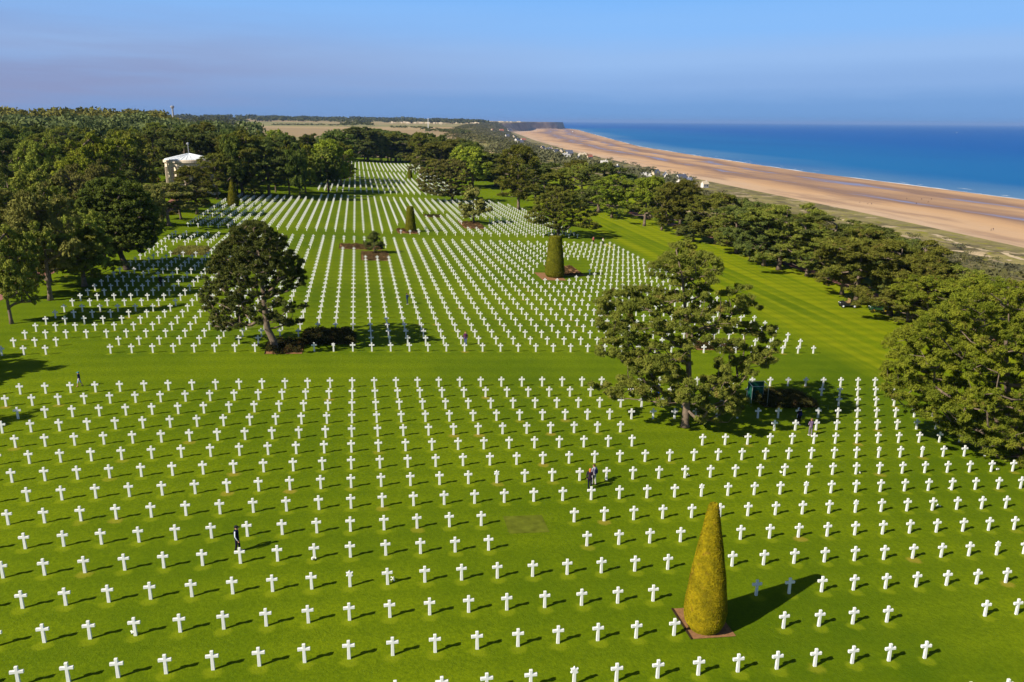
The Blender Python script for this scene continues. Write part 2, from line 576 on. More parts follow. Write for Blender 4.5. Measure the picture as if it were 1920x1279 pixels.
for block, rows in ((1, ROWS1), (2, ROWS2), (3, ROWS3), (4, ROWS4)):
    for r in rows:
        v = ORG_V + STEP_V * r
        for c in range(-24, 40):
            u = ORG_U + STEP_U * c
            if block == 1:
                if c < -18: continue
                hi = np.interp(v, [e[0] for e in EDGE1], [e[1] for e in EDGE1])
            elif block == 2:
                if c < -17: continue
                hi = np.interp(v, [e[0] for e in EDGE], [e[1] for e in EDGE])
            elif block == 3:
                if c < -17: continue
                hi = np.interp(v, [e[0] for e in EDGE3], [e[1] for e in EDGE3])
                if r > 71 and c < -5: continue
            else:
                if c < -6: continue
                hi = 38.5
            if u > hi + 0.3: continue
            z = gz(u, v)
            x, y = proj((u, v, z))
            if y > 1420 or x < -260 or x > 2150: continue
            if any(a <= x <= a2 and b <= y <= b2 for a, b, a2, b2 in GAPS): continue
            graves.append([c, r, u, v, z, x, y])
STARS = [(656, 1100), (1076, 1292), (931, 904), (1313, 931), (1510, 924), (1604, 960), (1648, 857), (1729, 855),
         (1873, 1040), (627, 648), (732, 648), (952, 500), (990, 478), (1015, 480), (1002, 515), (1197, 525)]
star_ids = set()
for sx_, sy_ in STARS:
    d = [(g[5] - sx_) ** 2 + (g[6] - sy_) ** 2 for g in graves]
    i = int(np.argmin(d))
    if d[i] < 900: star_ids.add(i)
CELLS = {(g[0], g[1]) for g in graves}

# ------------------------------------------------------------------ the ground: one sheet out to the horizon
CLO, CHI, RLO, RHI = -70, 43, -14, 156
u_in = -np.geomspace(-(ORG_U + STEP_U * (CLO - 0.5)) + 12, 42000, 24)[::-1]
u_lat = ORG_U + STEP_U * (np.arange(CLO, CHI + 1) - 0.5)
v_lat = ORG_V + STEP_V * (np.arange(RLO, RHI + 1) - 0.5)
v_back = -np.geomspace(30, 5000, 10)[::-1]
v_far = np.concatenate([v_lat[-1] + np.cumsum(np.geomspace(4, 60, 46)), ])
v_far = np.concatenate([v_far, np.arange(v_far[-1] + 60, 8700, 62), np.geomspace(8800, 44000, 18)])
vs = np.concatenate([v_back, v_lat, v_far])
NL = len(u_in) + len(u_lat)
rows_u = []
for v in vs:
    ci, cw, cr = float(c_in(v)), float(c_wa(v)), float(c_cr(v))
    foot = ci - (ci - cr) * 0.22
    a = np.linspace(u_lat[-1], cr, 12)[1:]
    b = np.linspace(cr, foot, 26)[1:]
    c = np.linspace(foot, ci, 10)[1:]
    d = np.linspace(ci, cw, 16)[1:]
    e = cw + np.array([25, 90, 400, 3000, 42000.])
    rows_u.append(np.concatenate([u_in, u_lat, a, b, c, d, e]))
GU = np.array(rows_u); GVv = np.repeat(vs[:, None], GU.shape[1], 1)
GZ = ground_z(GU, GVv)
nr, nc = GU.shape
idx = np.arange(nr * nc).reshape(nr, nc)
GF = np.stack([idx[:-1, :-1], idx[:-1, 1:], idx[1:, 1:], idx[1:, :-1]], -1).reshape(-1, 4)
gme = mesh_from('ground', np.stack([GU, GVv, GZ], -1).reshape(-1, 3), GF, True)
zone = np.zeros((nr - 1, nc - 1), np.int32)
o1 = NL + 11; o2 = o1 + 25; o3 = o2 + 9; o4 = o3 + 15
zone[:, o1 - 3:o3 - 1] = 2
zone[:, o3 - 1:] = 3
vm_ = 0.5 * (vs[:-1] + vs[1:])
zone[(vm_ > 620), :o1 - 3] = 1
zone[:, :18] = 1
zone[(vm_ > 5200)[:, None] & (np.arange(nc - 1)[None, :] >= o1 - 1) & (np.arange(nc - 1)[None, :] < o3 - 1)] = 4
gme.polygons.foreach_set('material_index', zone.ravel())
pl = np.zeros((nr - 1, nc - 1), np.float32)
rng0 = np.random.default_rng(5)
for (c, r) in CELLS:
    i = len(v_back) + (r - RLO); j = len(u_in) + (c - CLO)
    pl[i, j] = 0.25 + 0.75 * rng0.random() ** 1.6
a_ = gme.attributes.new('plot', 'FLOAT', 'FACE'); a_.data.foreach_set('value', pl.ravel())
cw2 = c_wa(vs)[:, None]; ci2 = c_in(vs)[:, None]
bt = np.clip((GU - ci2) / (cw2 - ci2), -0.5, 1.5).astype(np.float32)
a_ = gme.attributes.new('beach', 'FLOAT', 'POINT'); a_.data.foreach_set('value', bt.ravel())
edge_u = np.interp(vs, [e[0] for e in EDGE], [e[1] for e in EDGE])[:, None]
cor = (ss(0, 5, GU - edge_u) * ss(74, 84, GVv)).astype(np.float32)
a_ = gme.attributes.new('corridor', 'FLOAT', 'POINT'); a_.data.foreach_set('value', cor.ravel())

# lawn
t = NT('mown_lawn')
P = t.pos()
sp = t.node('ShaderNodeSeparateXYZ'); t.l.new(P, sp.inputs[0])
big = t.noise(P, 0.045, 3.0); mid = t.noise(P, 0.35, 4.0); fine = t.noise(P, 4.5, 4.0, 0.7)
col = t.mix(t.rng(big, 0.32, 0.68), (0.084, 0.140, 0.0016, 1), (0.180, 0.236, 0.0024, 1))
col = t.mix(t.rng(mid, 0.35, 0.75, 0, 0.45), col, (0.175, 0.225, 0.003, 1))
col = t.mix(t.rng(fine, 0.35, 0.62, 0.50, 0.0), col, (0.045, 0.085, 0.0015, 1))
dark = t.noise(P, 0.9, 4.0, 0.6)
col = t.mix(t.rng(dark, 0.56, 0.74, 0, 0.30), col, (0.055, 0.098, 0.0015, 1))
# mowing stripes on the open strip along the graves
st = t.noise(P, 1.0, 2.0, 0.6, (0.42, 0.004, 0.0))
cf = t.math('MULTIPLY', t.attr('corridor'), t.rng(st, 0.40, 0.58, 0.05, 1.0))
col = t.mix(cf, col, t.mix(t.rng(mid, 0.3, 0.7), (0.188, 0.228, 0.003, 1), (0.228, 0.252, 0.003, 1)))
# cut direction along the rows
rw = t.math('SINE', t.math('MULTIPLY', t.math('SUBTRACT', sp.outputs['Y'], ORG_V), 2 * math.pi / STEP_V))
col = t.mix(t.rng(rw, -0.8, 0.8, 0.22, 0.0), col, (0.05, 0.095, 0.0015, 1))
# trimmed, paler grass at the foot of every gravestone
fu = t.math('SUBTRACT', t.math('FRACT', t.math('ADD', t.math('DIVIDE', t.math('SUBTRACT', sp.outputs['X'], ORG_U), STEP_U), 0.5)), 0.5)
fv = t.math('SUBTRACT', t.math('FRACT', t.math('ADD', t.math('DIVIDE', t.math('SUBTRACT', sp.outputs['Y'], ORG_V), STEP_V), 0.5)), 0.5)
du = t.math('MULTIPLY', fu, STEP_U); dv = t.math('ADD', t.math('MULTIPLY', fv, STEP_V), 0.22)
rad = t.math('SQRT', t.math('ADD', t.math('MULTIPLY', du, du), t.math('MULTIPLY', t.math('MULTIPLY', dv, dv), 1.3)))
rad = t.math('ADD', rad, t.math('MULTIPLY', t.math('SUBTRACT', t.noise(P, 2.2, 3.0), 0.5), 0.55))
pa = t.attr('plot')
pm = t.math('MULTIPLY', t.rng(rad, 0.62, 0.30, 0, 1, True), t.math('MULTIPLY', t.math('GREATER_THAN', pa, 0.01), 0.62))
pcol = t.mix(t.rng(pa, 0.86, 1.0), (0.20, 0.245, 0.006, 1), (0.32, 0.24, 0.030, 1))
col = t.mix(pm, col, pcol)
bp = t.math('ADD', t.noise(P, 9.0, 3.0, 0.7), t.math('MULTIPLY', t.noise(P, 2.5, 2.0), 0.8))
M['lawn'] = t.surf(col, 0.95, 0.05, bump=bp, bump_s=0.55, bump_d=0.07)
# far fields
t = NT('stubble_fields')
P = t.pos()
mp = t.node('ShaderNodeMapping'); mp.inputs['Scale'].default_value = (0.0011, 0.0024, 0.0); mp.inputs['Rotation'].default_value = (0, 0, 0.3)
t.l.new(P, mp.inputs['Vector'])
vo = t.node('ShaderNodeTexVoronoi'); vo.inputs['Scale'].default_value = 1.0
t.l.new(mp.outputs[0], vo.inputs['Vector'])
sc_ = t.node('ShaderNodeSeparateColor'); t.l.new(vo.outputs['Color'], sc_.inputs[0])
rp = t.node('ShaderNodeValToRGB'); rp.color_ramp.interpolation = 'CONSTANT'
t.l.new(sc_.outputs[0], rp.inputs[0])
e = rp.color_ramp.elements
e[0].color = (0.33, 0.235, 0.13, 1); e[1].position = 0.30; e[1].color = (0.40, 0.29, 0.155, 1)
for pos, c in ((0.5, (0.17, 0.19, 0.045, 1)), (0.64, (0.36, 0.25, 0.14, 1)), (0.85, (0.24, 0.225, 0.09, 1))):
    x = e.new(pos); x.color = c
M['field'] = t.surf(t.mix(t.rng(t.noise(P, 0.02, 4.0), 0.3, 0.7, 0, 0.35), rp.outputs[0], (0.24, 0.20, 0.10, 1)), 0.95, 0.05)
# bluff and dune slopes
t = NT('bluff_scrub')
P = t.pos()
n1 = t.noise(P, 0.018, 5.0, 0.6); n2 = t.noise(P, 0.11, 5.0, 0.65)
col = t.mix(t.rng(n1, 0.42, 0.58), (0.150, 0.125, 0.060, 1), (0.30, 0.25, 0.10, 1))
col = t.mix(t.rng(n2, 0.50, 0.64, 0, 0.85), col, (0.22, 0.21, 0.035, 1))
col = t.mix(t.rng(t.noise(P, 0.035, 4.0), 0.55, 0.62, 0, 0.8), col, (0.115, 0.092, 0.052, 1))
col = t.mix(t.rng(n2, 0.56, 0.66, 0, 0.8), col, (0.27, 0.25, 0.022, 1))
col = t.mix(t.rng(t.noise(P, 0.05, 4.0), 0.58, 0.63, 0, 0.9), col, (0.47, 0.36, 0.22, 1))
col = t.mix(t.rng(t.noise(P, 0.9, 3.0), 0.4, 0.7, 0, 0.4), col, (0.07, 0.06, 0.03, 1))
M['scrubland'] = t.surf(col, 0.95, 0.05)
# beach
t = NT('tidal_beach')
P = t.pos(); b = t.attr('beach')
n1 = t.noise(P, 1.0, 5.0, 0.55, (0.010, 0.0022, 0.0))
n2 = t.noise(P, 1.0, 5.0, 0.6, (0.035, 0.0060, 0.0))
bw = t.math('ADD', b, t.math('MULTIPLY', t.math('SUBTRACT', n1, 0.5), 0.55))
rp = t.node('ShaderNodeValToRGB'); t.l.new(bw, rp.inputs[0])
e = rp.color_ramp.elements
DRY, DAMP, WET = (0.55, 0.335, 0.170, 1), (0.45, 0.265, 0.132, 1), (0.235, 0.140, 0.092, 1)
e[0].position = 0.0; e[0].color = (0.54, 0.375, 0.24, 1); e[1].position = 1.0; e[1].color = DAMP
for pos, c in ((0.20, DRY), (0.30, DAMP), (0.37, WET), (0.47, WET), (0.53, DAMP), (0.60, DRY), (0.66, DAMP), (0.70, WET), (0.78, WET), (0.84, DAMP), (0.92, DRY)):
    x = e.new(pos); x.color = c
col = t.mix(t.rng(n2, 0.5, 0.64, 0, 0.6), rp.outputs[0], WET)
col = t.mix(t.math('MULTIPLY', t.rng(n1, 0.45, 0.62, 0, 0.75), t.rng(b, 0.25, 0.5)), col, WET)
col = t.mix(t.rng(t.noise(P, 1.0, 4.0, 0.6, (0.16, 0.03, 0)), 0.45, 0.7, 0, 0.3), col, DAMP)
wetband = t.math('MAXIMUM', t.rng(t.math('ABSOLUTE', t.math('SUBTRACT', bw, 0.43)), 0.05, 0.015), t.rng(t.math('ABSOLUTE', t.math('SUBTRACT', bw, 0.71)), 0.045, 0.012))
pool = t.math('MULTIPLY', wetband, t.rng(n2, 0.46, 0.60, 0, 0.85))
col = t.mix(pool, col, (0.20, 0.235, 0.42, 1))  # wet pools, with the sky's blue reflection put into their colour
col = t.mix(t.rng(b, -0.02, 0.02, 0.0, 0.0), col, col)
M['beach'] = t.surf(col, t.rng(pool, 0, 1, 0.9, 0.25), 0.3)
M['cliff'] = plain('cliff_rock', (0.42, 0.30, 0.20, 1), 0.9, 0.1, amt=0.35, scale=0.02)
for k in ('lawn', 'field', 'scrubland', 'beach', 'cliff'): gme.materials.append(M[k])
g_o = link('ground', gme, None)
tag(g_o, 'mown lawn, fields, bluff and tidal beach reaching to the horizon', 'ground', kind='structure')

# ------------------------------------------------------------------ sea
so = np.array([-60, 0, 12, 30, 60, 110, 200, 350, 600, 1100, 2200, 5000, 12000, 30000, 70000.])
sv = np.concatenate([[-4000, -1500, -500, 0], np.arange(150, 3000, 75), np.arange(3000, 8800, 160), [9000, 9500, 10500, 12500, 16000, 22000, 34000, 70000.]])
SU = c_wa(sv)[:, None] + so[None, :]
SV = np.repeat(sv[:, None], len(so), 1)
i_ = np.arange(SU.size).reshape(SU.shape)
sme = mesh_from('sea', np.stack([SU, SV, np.full(SU.shape, SEA_Z)], -1).reshape(-1, 3),
                np.stack([i_[:-1, :-1], i_[:-1, 1:], i_[1:, 1:], i_[1:, :-1]], -1).reshape(-1, 4), True)
a_ = sme.attributes.new('offshore', 'FLOAT', 'POINT')
a_.data.foreach_set('value', np.repeat(so[None, :], len(sv), 0).astype(np.float32).ravel())
t = NT('sea_water')
P = t.pos(); of = t.attr('offshore')
n1 = t.noise(P, 1.0, 4.0, 0.55, (0.0030, 0.0009, 0.0))
of2 = t.math('ADD', of, t.math('MULTIPLY', t.math('SUBTRACT', n1, 0.5), 260.0))
col = t.mix(t.rng(of2, -40, 190, 0, 1, True), (0.100, 0.21, 0.36, 1), (0.006, 0.125, 0.34, 1))
col = t.mix(t.rng(of2, 150, 1300, 0, 1, True), col, (0.0005, 0.086, 0.335, 1))
col = t.mix(t.rng(t.noise(P, 1.0, 4.0, 0.6, (0.0016, 0.0005, 0)), 0.45, 0.65, 0, 0.35), col, (0.001, 0.070, 0.29, 1))
fl = t.math('MULTIPLY', t.rng(t.math('ADD', of, t.math('MULTIPLY', t.noise(P, 0.02, 3.0), 16.0)), 13.5, 11.0), t.rng(t.noise(P, 0.006, 3.0), 0.42, 0.55))
col = t.mix(fl, col, (0.75, 0.77, 0.80, 1))
wv = t.noise(P, 0.22, 4.0, 0.6, (1.0, 0.6, 0))
M['sea'] = t.surf(col, 0.5, 0.05, bump=wv, bump_s=0.5, bump_d=0.8)
tag(link('sea', sme, M['sea']), 'deep blue sea beyond the beach, paler along the shore', 'sea', kind='structure')
# broken lines of surf on the water's edge
fm = MB(); rg = random.Random(11)
for v0 in np.arange(420, 3600, 26):
    if rg.random() < 0.35: continue
    L = rg.uniform(8, 34); off = rg.choice([1, 2, 6, 16, 34]) + rg.uniform(-2, 4); w = rg.uniform(0.4, 1.6) * (1.5 if v0 < 900 else 1)
    n = 7; top = []; bot = []
    for k in range(n):
        v = v0 + L * k / (n - 1); ww = w * math.sin(math.pi * (k + 0.3) / (n - 0.4)) * rg.uniform(0.6, 1.2)
        u = float(c_wa(v)) + off + rg.uniform(-0.5, 0.5)
        top.append((u, v, SEA_Z + 0.08)); bot.append((u + ww + 0.1, v, SEA_Z + 0.08))
    fm.add(top + bot, [(k, n + k, n + k + 1, k + 1) for k in range(n - 1)])
tag(fm.build('surf_foam', M['foam']), 'broken white lines of surf along the edge of the beach', 'surf', kind='stuff')


# ------------------------------------------------------------------ soil beds, paths
def sheet(name, ring, m, lift=0.03, parent=None, n=6):
    """flat piece lying on the terrain: four corners given, gridded to follow the ground"""
    V = []; F = []
    p = [np.array(q[:2]) for q in ring]
    for i in range(n + 1):
        for j in range(n + 1):
            a, b = i / n, j / n
            q = (1 - a) * ((1 - b) * p[0] + b * p[1]) + a * ((1 - b) * p[3] + b * p[2])
            V.append((q[0], q[1], gz(q[0], q[1]) + lift))
    for i in range(n):
        for j in range(n):
            k = i * (n + 1) + j
            F.append((k, k + 1, k + n + 2, k + n + 1))
    return link(name, mesh_from(name, V, F), m, parent)


def path(name, pts, width, label):
    V = []; F = []
    fine_pts = []
    for i in range(len(pts) - 1):
        for k in range(8):
            a = k / 8
            fine_pts.append(np.array(pts[i][:2]) * (1 - a) + np.array(pts[i + 1][:2]) * a)
    fine_pts.append(np.array(pts[-1][:2]))
    for i, q in enumerate(fine_pts):
        d = fine_pts[min(i + 1, len(fine_pts) - 1)] - fine_pts[max(i - 1, 0)]; d /= np.linalg.norm(d)
        nrm = np.array([-d[1], d[0]])
        for s in (-1, -0.33, 0.33, 1):
            w = q + nrm * s * width / 2
            V.append((w[0], w[1], gz(w[0], w[1]) + 0.03))
    for i in range(len(fine_pts) - 1):
        for k in range(3):
            F.append((i * 4 + k, i * 4 + k + 1, i * 4 + k + 5, i * 4 + k + 4))
    o = link(name, mesh_from(name, V, F), M['gravel'])
    return tag(o, label, 'path', kind='structure')


path('path', [(-54, 60), (-52, 100), (-51, 130), (-51, 170), (-50, 215), (-52, 260), (-54, 330)], 4.2, 'reddish gravel path behind the left trees')
path('path', [(90, 60), (90.5, 100), (91, 150), (89.5, 200), (85, 250), (77, 300), (70, 350)], 2.8, 'reddish gravel path under the seaward pines')
def track(pts, width, label):
    o = path('path', pts, width, label); o.data.materials.clear(); o.data.materials.append(M['track'])


M['track'] = plain('sandy_track', (0.50, 0.39, 0.25, 1), 0.95, 0.1, amt=0.12, scale=0.3)
track([(300, 20), (318, 150), (330, 260), (338, 330), (352, 400), (372, 470)], 4.5, 'pale sandy track along the dunes')
track([(345, 200), (352, 262), (338, 318)], 3.5, 'short sandy side track in the dunes')
track([(338, 330), (330, 420), (345, 520), (360, 640)], 3.0, 'pale sandy trail winding through the dune scrub')


def scatter_bush(n, centers, radii, rs, leaf, rnd):
    """leaf triangles spread through several low mounds"""
    Vs = []; 
    for c, r in zip(centers, radii):
        d = rnd.normal(size=(n, 3)); d /= np.linalg.norm(d, axis=1)[:, None]; d[:, 2] = np.abs(d[:, 2])
        k = rnd.random(n) ** 0.4
        Vs.append(np.array(c) + d * np.array(r) * k[:, None])
    return tri_leaves(np.concatenate(Vs), leaf, rnd)


def tri_leaves(C, size, rnd, stretch=1.25, N=None, wild=0.75, width=0.42):
    """one small triangle per leaf tuft; N: outward direction the leaf faces, blurred by wild"""
    n = len(C)
    if N is None:
        nn = rnd.normal(size=(n, 3))
    else:
        nn = N / (np.linalg.norm(N, axis=1)[:, None] + 1e-9) + rnd.normal(size=(n, 3)) * wild
    nn /= np.linalg.norm(nn, axis=1)[:, None] + 1e-9
    d = np.cross(nn, rnd.normal(size=(n, 3))); d /= np.linalg.norm(d, axis=1)[:, None] + 1e-9
    w = np.cross(nn, d)
    s = (size * rnd.uniform(0.7, 1.35, n))[:, None]
    V = np.empty((n, 3, 3))
    V[:, 0] = C - d * s * 0.5 + w * s * width
    V[:, 1] = C - d * s * 0.5 - w * s * width
    V[:, 2] = C + d * s * stretch * 0.6
    return V.reshape(-1, 3), np.arange(n * 3).reshape(n, 3)


# ------------------------------------------------------------------ trees
def tree_mesh(boughs, trunk, rnd, tufts=9, per=16, leaf=0.3, tuft_r=0.42, squash=0.55, core=0.5, branch_r=0.045, trunk_r=0.3, down=0.15, needle=False):
    """boughs: (x, y, z, r); trunk: list of points. returns (wood MB, leaf V, leaf F)"""
    B = np.array(boughs, float)
    T = np.array(trunk, float)
    # skeleton: every bough hangs on the nearest limb already grown, trunk first
    tr = []
    for i in range(len(T) - 1):
        for k in range(4): tr.append(T[i] + (T[i + 1] - T[i]) * k / 4)
    tr.append(T[-1]); tr = np.array(tr)
    nt = len(tr)
    nodes = list(tr); parent = [i - 1 for i in range(nt)]
    tz = np.linalg.norm(tr - tr[0], axis=1); skip = np.argmax(tz > 0.16 * tz[-1])
    todo = list(range(len(B))); cd = []
    usable = list(range(skip, nt))
    order = sorted(todo, key=lambda i: np.min(np.linalg.norm(tr - B[i, :3], axis=1)))
    for i in order:
        p = B[i, :3]
        N = np.array([nodes[k] for k in usable])
        v = p - N
        dist = np.linalg.norm(v, axis=1)
        cost = dist + 1.4 * np.maximum(0, N[:, 2] - p[2] + 0.25 * np.hypot(v[:, 0], v[:, 1]))
        k = usable[int(np.argmin(cost))]
        a = nodes[k]
        mid = 0.5 * (a + p) + rnd.normal(size=3) * 0.06 * np.linalg.norm(p - a) + np.array([0, 0, -0.05 * np.linalg.norm(p - a)])
        nodes.append(mid); parent.append(k); usable.append(len(nodes) - 1)
        nodes.append(p - np.array([0, 0, B[i, 3] * 0.25])); parent.append(len(nodes) - 2); usable.append(len(nodes) - 1)
    load = np.zeros(len(nodes))
    for i in range(len(nodes) - 1, nt - 1, -1):
        load[i] += 1
        load[parent[i]] += load[i]
    wood = MB()
    rads = trunk_r * (1 - 0.86 * (tz / tz[-1])) * 1.0
    rads[0] *= 1.35
    wood.tube(list(tr), list(rads), 9)
    for i in range(nt, len(nodes)):
        pa = parent[i]
        r0 = branch_r * max(load[i], 1) ** 0.45
        r1 = branch_r * max(load[i] * 0.6, 0.6) ** 0.45
        wood.tube([nodes[pa], nodes[i]], [min(r0, trunk_r * 0.6), min(r1, trunk_r * 0.5)], 5, caps=False)
    # tufts of leaves on each bough
    C = []; NN = []
    for x, y, z, r in B:
        m = max(3, int(tufts * (0.6 + 0.6 * rnd.random())))
        d = rnd.normal(size=(m, 3)); d /= np.linalg.norm(d, axis=1)[:, None]
        d[:, 2] = np.where(d[:, 2] < -down, -d[:, 2], d[:, 2])
        k = core + (1 - core) * rnd.random(m)[:, None]
        tc_ = np.array([x, y, z]) + d * k * np.array([r, r, r * squash])
        for q in tc_:
            rr = tuft_r * rnd.uniform(0.6, 1.25)
            e = rnd.normal(size=(per, 3)); e /= np.linalg.norm(e, axis=1)[:, None]
            C.append(q + e * rr * (rnd.random(per)[:, None] ** 0.5) * np.array([1, 1, 0.8]))
            NN.append(e + (q - np.array([x, y, z])) / r * 0.7 + np.array([0, 0, 0.25]))
    V, F = tri_leaves(np.concatenate(C), leaf * (1.25 if needle else 1.0), rnd, 1.9 if needle else 1.25, np.concatenate(NN), 0.65 if needle else 0.5, 0.20 if needle else 0.42)
    return wood, V, F


def tree_object(name, label, cat, wood, V, F, mat_leaf, mat_bark, loc, group=None):
    o = empty(name, loc)
    tag(o, label, cat, group)
    wood.build('trunk', mat_bark, o, True)
    link('crown', mesh_from('crown', V, F), mat_leaf, o)
    return o


def fill_polygon(poly, r, rnd, tries=6000):
    xs = [p[0] for p in poly]; ys = [p[1] for p in poly]
    out = []
    for _ in range(tries):
        x, y = rnd.uniform(min(xs), max(xs)), rnd.uniform(min(ys), max(ys))
        if not inside(x, y, poly): continue
        if all((x - a) ** 2 + (y - b) ** 2 > r * r for a, b in out): out.append((x, y))
    return out


def px_boughs(P, pts, rpx, rnd, depth, copies=1):
    """boughs read off the photo at the tree's own distance, then spread through the crown's depth"""
    dirv = np.array([P[0], P[1], 0.0]); dist = np.linalg.norm(dirv); dirv /= dist
    xs = np.array([p[0] for p in pts]); cx = 0.5 * (xs.min() + xs.max()); hw = 0.5 * (xs.max() - xs.min()) + 1e-6
    out = []
    for _ in range(copies):
        for p in pts:
            q = on_plane(p[0], p[1], P)
            r = (p[2] if len(p) > 2 else rpx) * dist / FPX
            lim = depth * math.sqrt(max(0.06, 1 - ((p[0] - cx) / hw) ** 2))
            dd = rnd.uniform(-lim, lim)
            s = (dist + dd) / dist                  # slide along the sight line so that the outline stays
            q = np.array([0, 0, CAM_H]) + (q - np.array([0, 0, CAM_H])) * s
            out.append((q[0] - P[0], q[1] - P[1], max(q[2] - P[2], 0.35), r * s))
    return out


# foreground pine with open layered boughs
rn = np.random.default_rng(21)
PT2 = at(1283, 801)
L2 = [(585,75,35),(560,130,45),(640,110,40),(700,80,22),(690,140,40),(740,120,30),(790,130,26),(840,190,35),(780,190,45),(700,210,50),(620,200,55),(540,200,45),(480,190,32),(455,240,30),(520,260,40),(600,270,45),(690,270,40),(780,260,32),(850,230,22),(690,320,30),(780,310,20),
(430,340,40),(350,370,45),(280,350,40),(200,360,36),(160,400,30),(250,420,45),(330,430,50),(420,400,45),(500,340,35),(180,450,32),(145,470,20),(240,500,35),(180,560,35),(220,600,40),(170,640,32),(140,680,22),(250,660,45),(330,640,45),(400,650,40),(440,690,35),(360,720,45),(280,730,45),(210,720,32),(350,780,32),(480,590,26),(560,380,35),(470,480,30),(520,540,26),
(380,840,40),(300,870,30),(330,910,35),(250,930,40),(200,950,28),(130,920,24),(90,900,16),(230,980,22),(450,820,40),(520,790,45),(580,830,45),(640,860,35),(540,880,40),(600,920,45),(560,960,35),(620,980,40),(450,870,26),(260,860,18),
(980,320,26),(1030,320,22),(930,350,35),(990,390,40),(1060,420,28),(1100,440,18),(900,430,32),(950,460,26),(830,440,32),(780,460,32),(880,500,22),(930,540,26),(850,530,18),(1010,590,26),(1080,600,32),(1150,570,26),(1180,600,22),(1120,640,32),(1210,650,15),(1190,700,22),(1120,700,32),(1060,690,26),(980,660,26),(1090,760,22),(1130,790,15),(920,700,22),(960,760,22),(890,640,22),(1000,820,22),(1010,860,15),(940,740,18),(840,860,26),(900,900,22),
(780,960,40),(850,960,45),(920,950,40),(960,1000,40),(880,1030,45),(800,1050,40),(760,1100,28),(840,1090,25),(960,1080,32),(990,1040,22),(740,1020,30),(700,940,30),(920,1100,18),(650,470,30),(700,450,30),(740,500,26),(650,560,28),(600,500,24)]
pts = [(1080 + x / 3.1975, 440 + y / 3.1975, r / 3.1975) for x, y, r in L2]
O2 = [(585,40),(700,60),(800,130),(880,190),(840,280),(800,340),(870,350),(930,300),(1050,310),(1120,440),(1000,480),(1000,540),(1190,560),(1220,660),(1190,740),(1130,800),(1030,870),(960,900),(1030,1000),(1000,1100),(760,1130),(700,1040),(560,1020),(280,1000),(180,990),(90,910),(240,880),(330,800),(180,750),(110,680),(130,560),(130,400),(240,340),(430,310),(500,280),(430,230),(480,160),(540,130)]
O2 = [(1080 + x / 3.1975, 440 + y / 3.1975) for x, y in O2]
extra_pts = [(x, y, rn.uniform(7, 12)) for x, y in fill_polygon(O2, 8.2, rn) if rn.random() < 0.52 and not (1292 < x < 1340 and 640 < y < 705)]
bg = px_boughs(PT2, pts, 10, rn, 4.6)
bg += px_boughs(PT2, extra_pts, 9, rn, 5.2)
bg = [(x, y, z, r * rn.uniform(0.9, 1.55)) for x, y, z, r in bg]
trunk = [tuple(np.array(on_plane(1080 + x / 3.1975, 440 + y / 3.1975, PT2)) - np.array(PT2)) for x, y in ((652, 1150), (658, 1080), (668, 960), (676, 830), (672, 640), (655, 450), (640, 270), (600, 90))]
w, V, F = tree_mesh(bg, trunk, rn, tufts=30, per=30, leaf=0.125, tuft_r=0.22, squash=0.8, core=0.08, branch_r=0.022, trunk_r=0.36, needle=True)
tree_object('pine_tree', 'tall open pine with layered boughs standing among the nearer crosses', 'tree', w, V, F, M['pine'], M['bark'], PT2)
# dense pine with leaning trunk
rn = np.random.default_rng(22)
PT1 = at(511, 655)
o_ = [(430,80),(540,90),(640,150),(760,210),(780,320),(840,370),(900,420),(880,490),(940,580),(880,640),(790,640),(690,700),(720,770),(920,800),(900,835),(770,850),(740,890),(900,930),(790,965),(690,930),(620,930),(540,960),(440,970),(300,1000),(170,1010),(100,920),(60,820),(20,710),(70,600),(90,450),(170,320),(220,250),(300,150)]
poly = [(370 + x / 4.569, 400 + y / 4.569) for x, y in o_]
pts = fill_polygon(poly, 6.6, rn)
bg = px_boughs(PT1, [(x, y, rn.uniform(4.5, 9)) for x, y in pts if y < 520 or rn.random() < 0.8], 9, rn, 4.8)
bg += px_boughs(PT1, [(x, y, rn.uniform(4.5, 8)) for x, y in pts if y < 520 and rn.random() < 0.7], 9, rn, 4.6)
trunk = [tuple(np.array(on_plane(370 + x / 4.569, 400 + y / 4.569, PT1)) - np.array(PT1)) for x, y in ((665, 1165), (650, 1090), (600, 990), (585, 900), (570, 740), (550, 560), (530, 350), (480, 130))]
w, V, F = tree_mesh(bg, trunk, rn, tufts=14, per=28, leaf=0.145, tuft_r=0.23, squash=1.0, core=0.1, branch_r=0.028, trunk_r=0.44, needle=True)
tree_object('pine_tree', 'dense dark pine with a leaning trunk rising from a shrub bed', 'tree', w, V, F, M['pine_blue'], M['bark'], PT1)
# broad sunlit pine filling the right edge
rn = np.random.default_rng(23)
PT3 = at(1905, 846)
poly = [(1660, 700), (1668, 640), (1740, 592), (1815, 548), (1900, 530), (2000, 560), (2090, 640), (2100, 760), (2050, 880), (1960, 900), (1890, 872), (1842, 846), (1785, 816), (1730, 784), (1690, 756), (1656, 735)]
pts = fill_polygon(poly, 12.5, rn)
bg = px_boughs(PT3, [(x, y, rn.uniform(9, 16)) for x, y in pts], 14, rn, 6.5)
bg += px_boughs(PT3, [(x, y, rn.uniform(8, 15)) for x, y in fill_polygon(poly, 20, rn)], 14, rn, 6.5)
trunk = [tuple(np.array(on_plane(x, y, PT3)) - np.array(PT3)) for x, y in ((1905, 846), (1900, 800), (1888, 720), (1886, 640), (1890, 560))]
w, V, F = tree_mesh(bg, trunk, rn, tufts=26, per=30, leaf=0.128, tuft_r=0.23, squash=0.9, core=0.1, branch_r=0.024, trunk_r=0.42, needle=True)
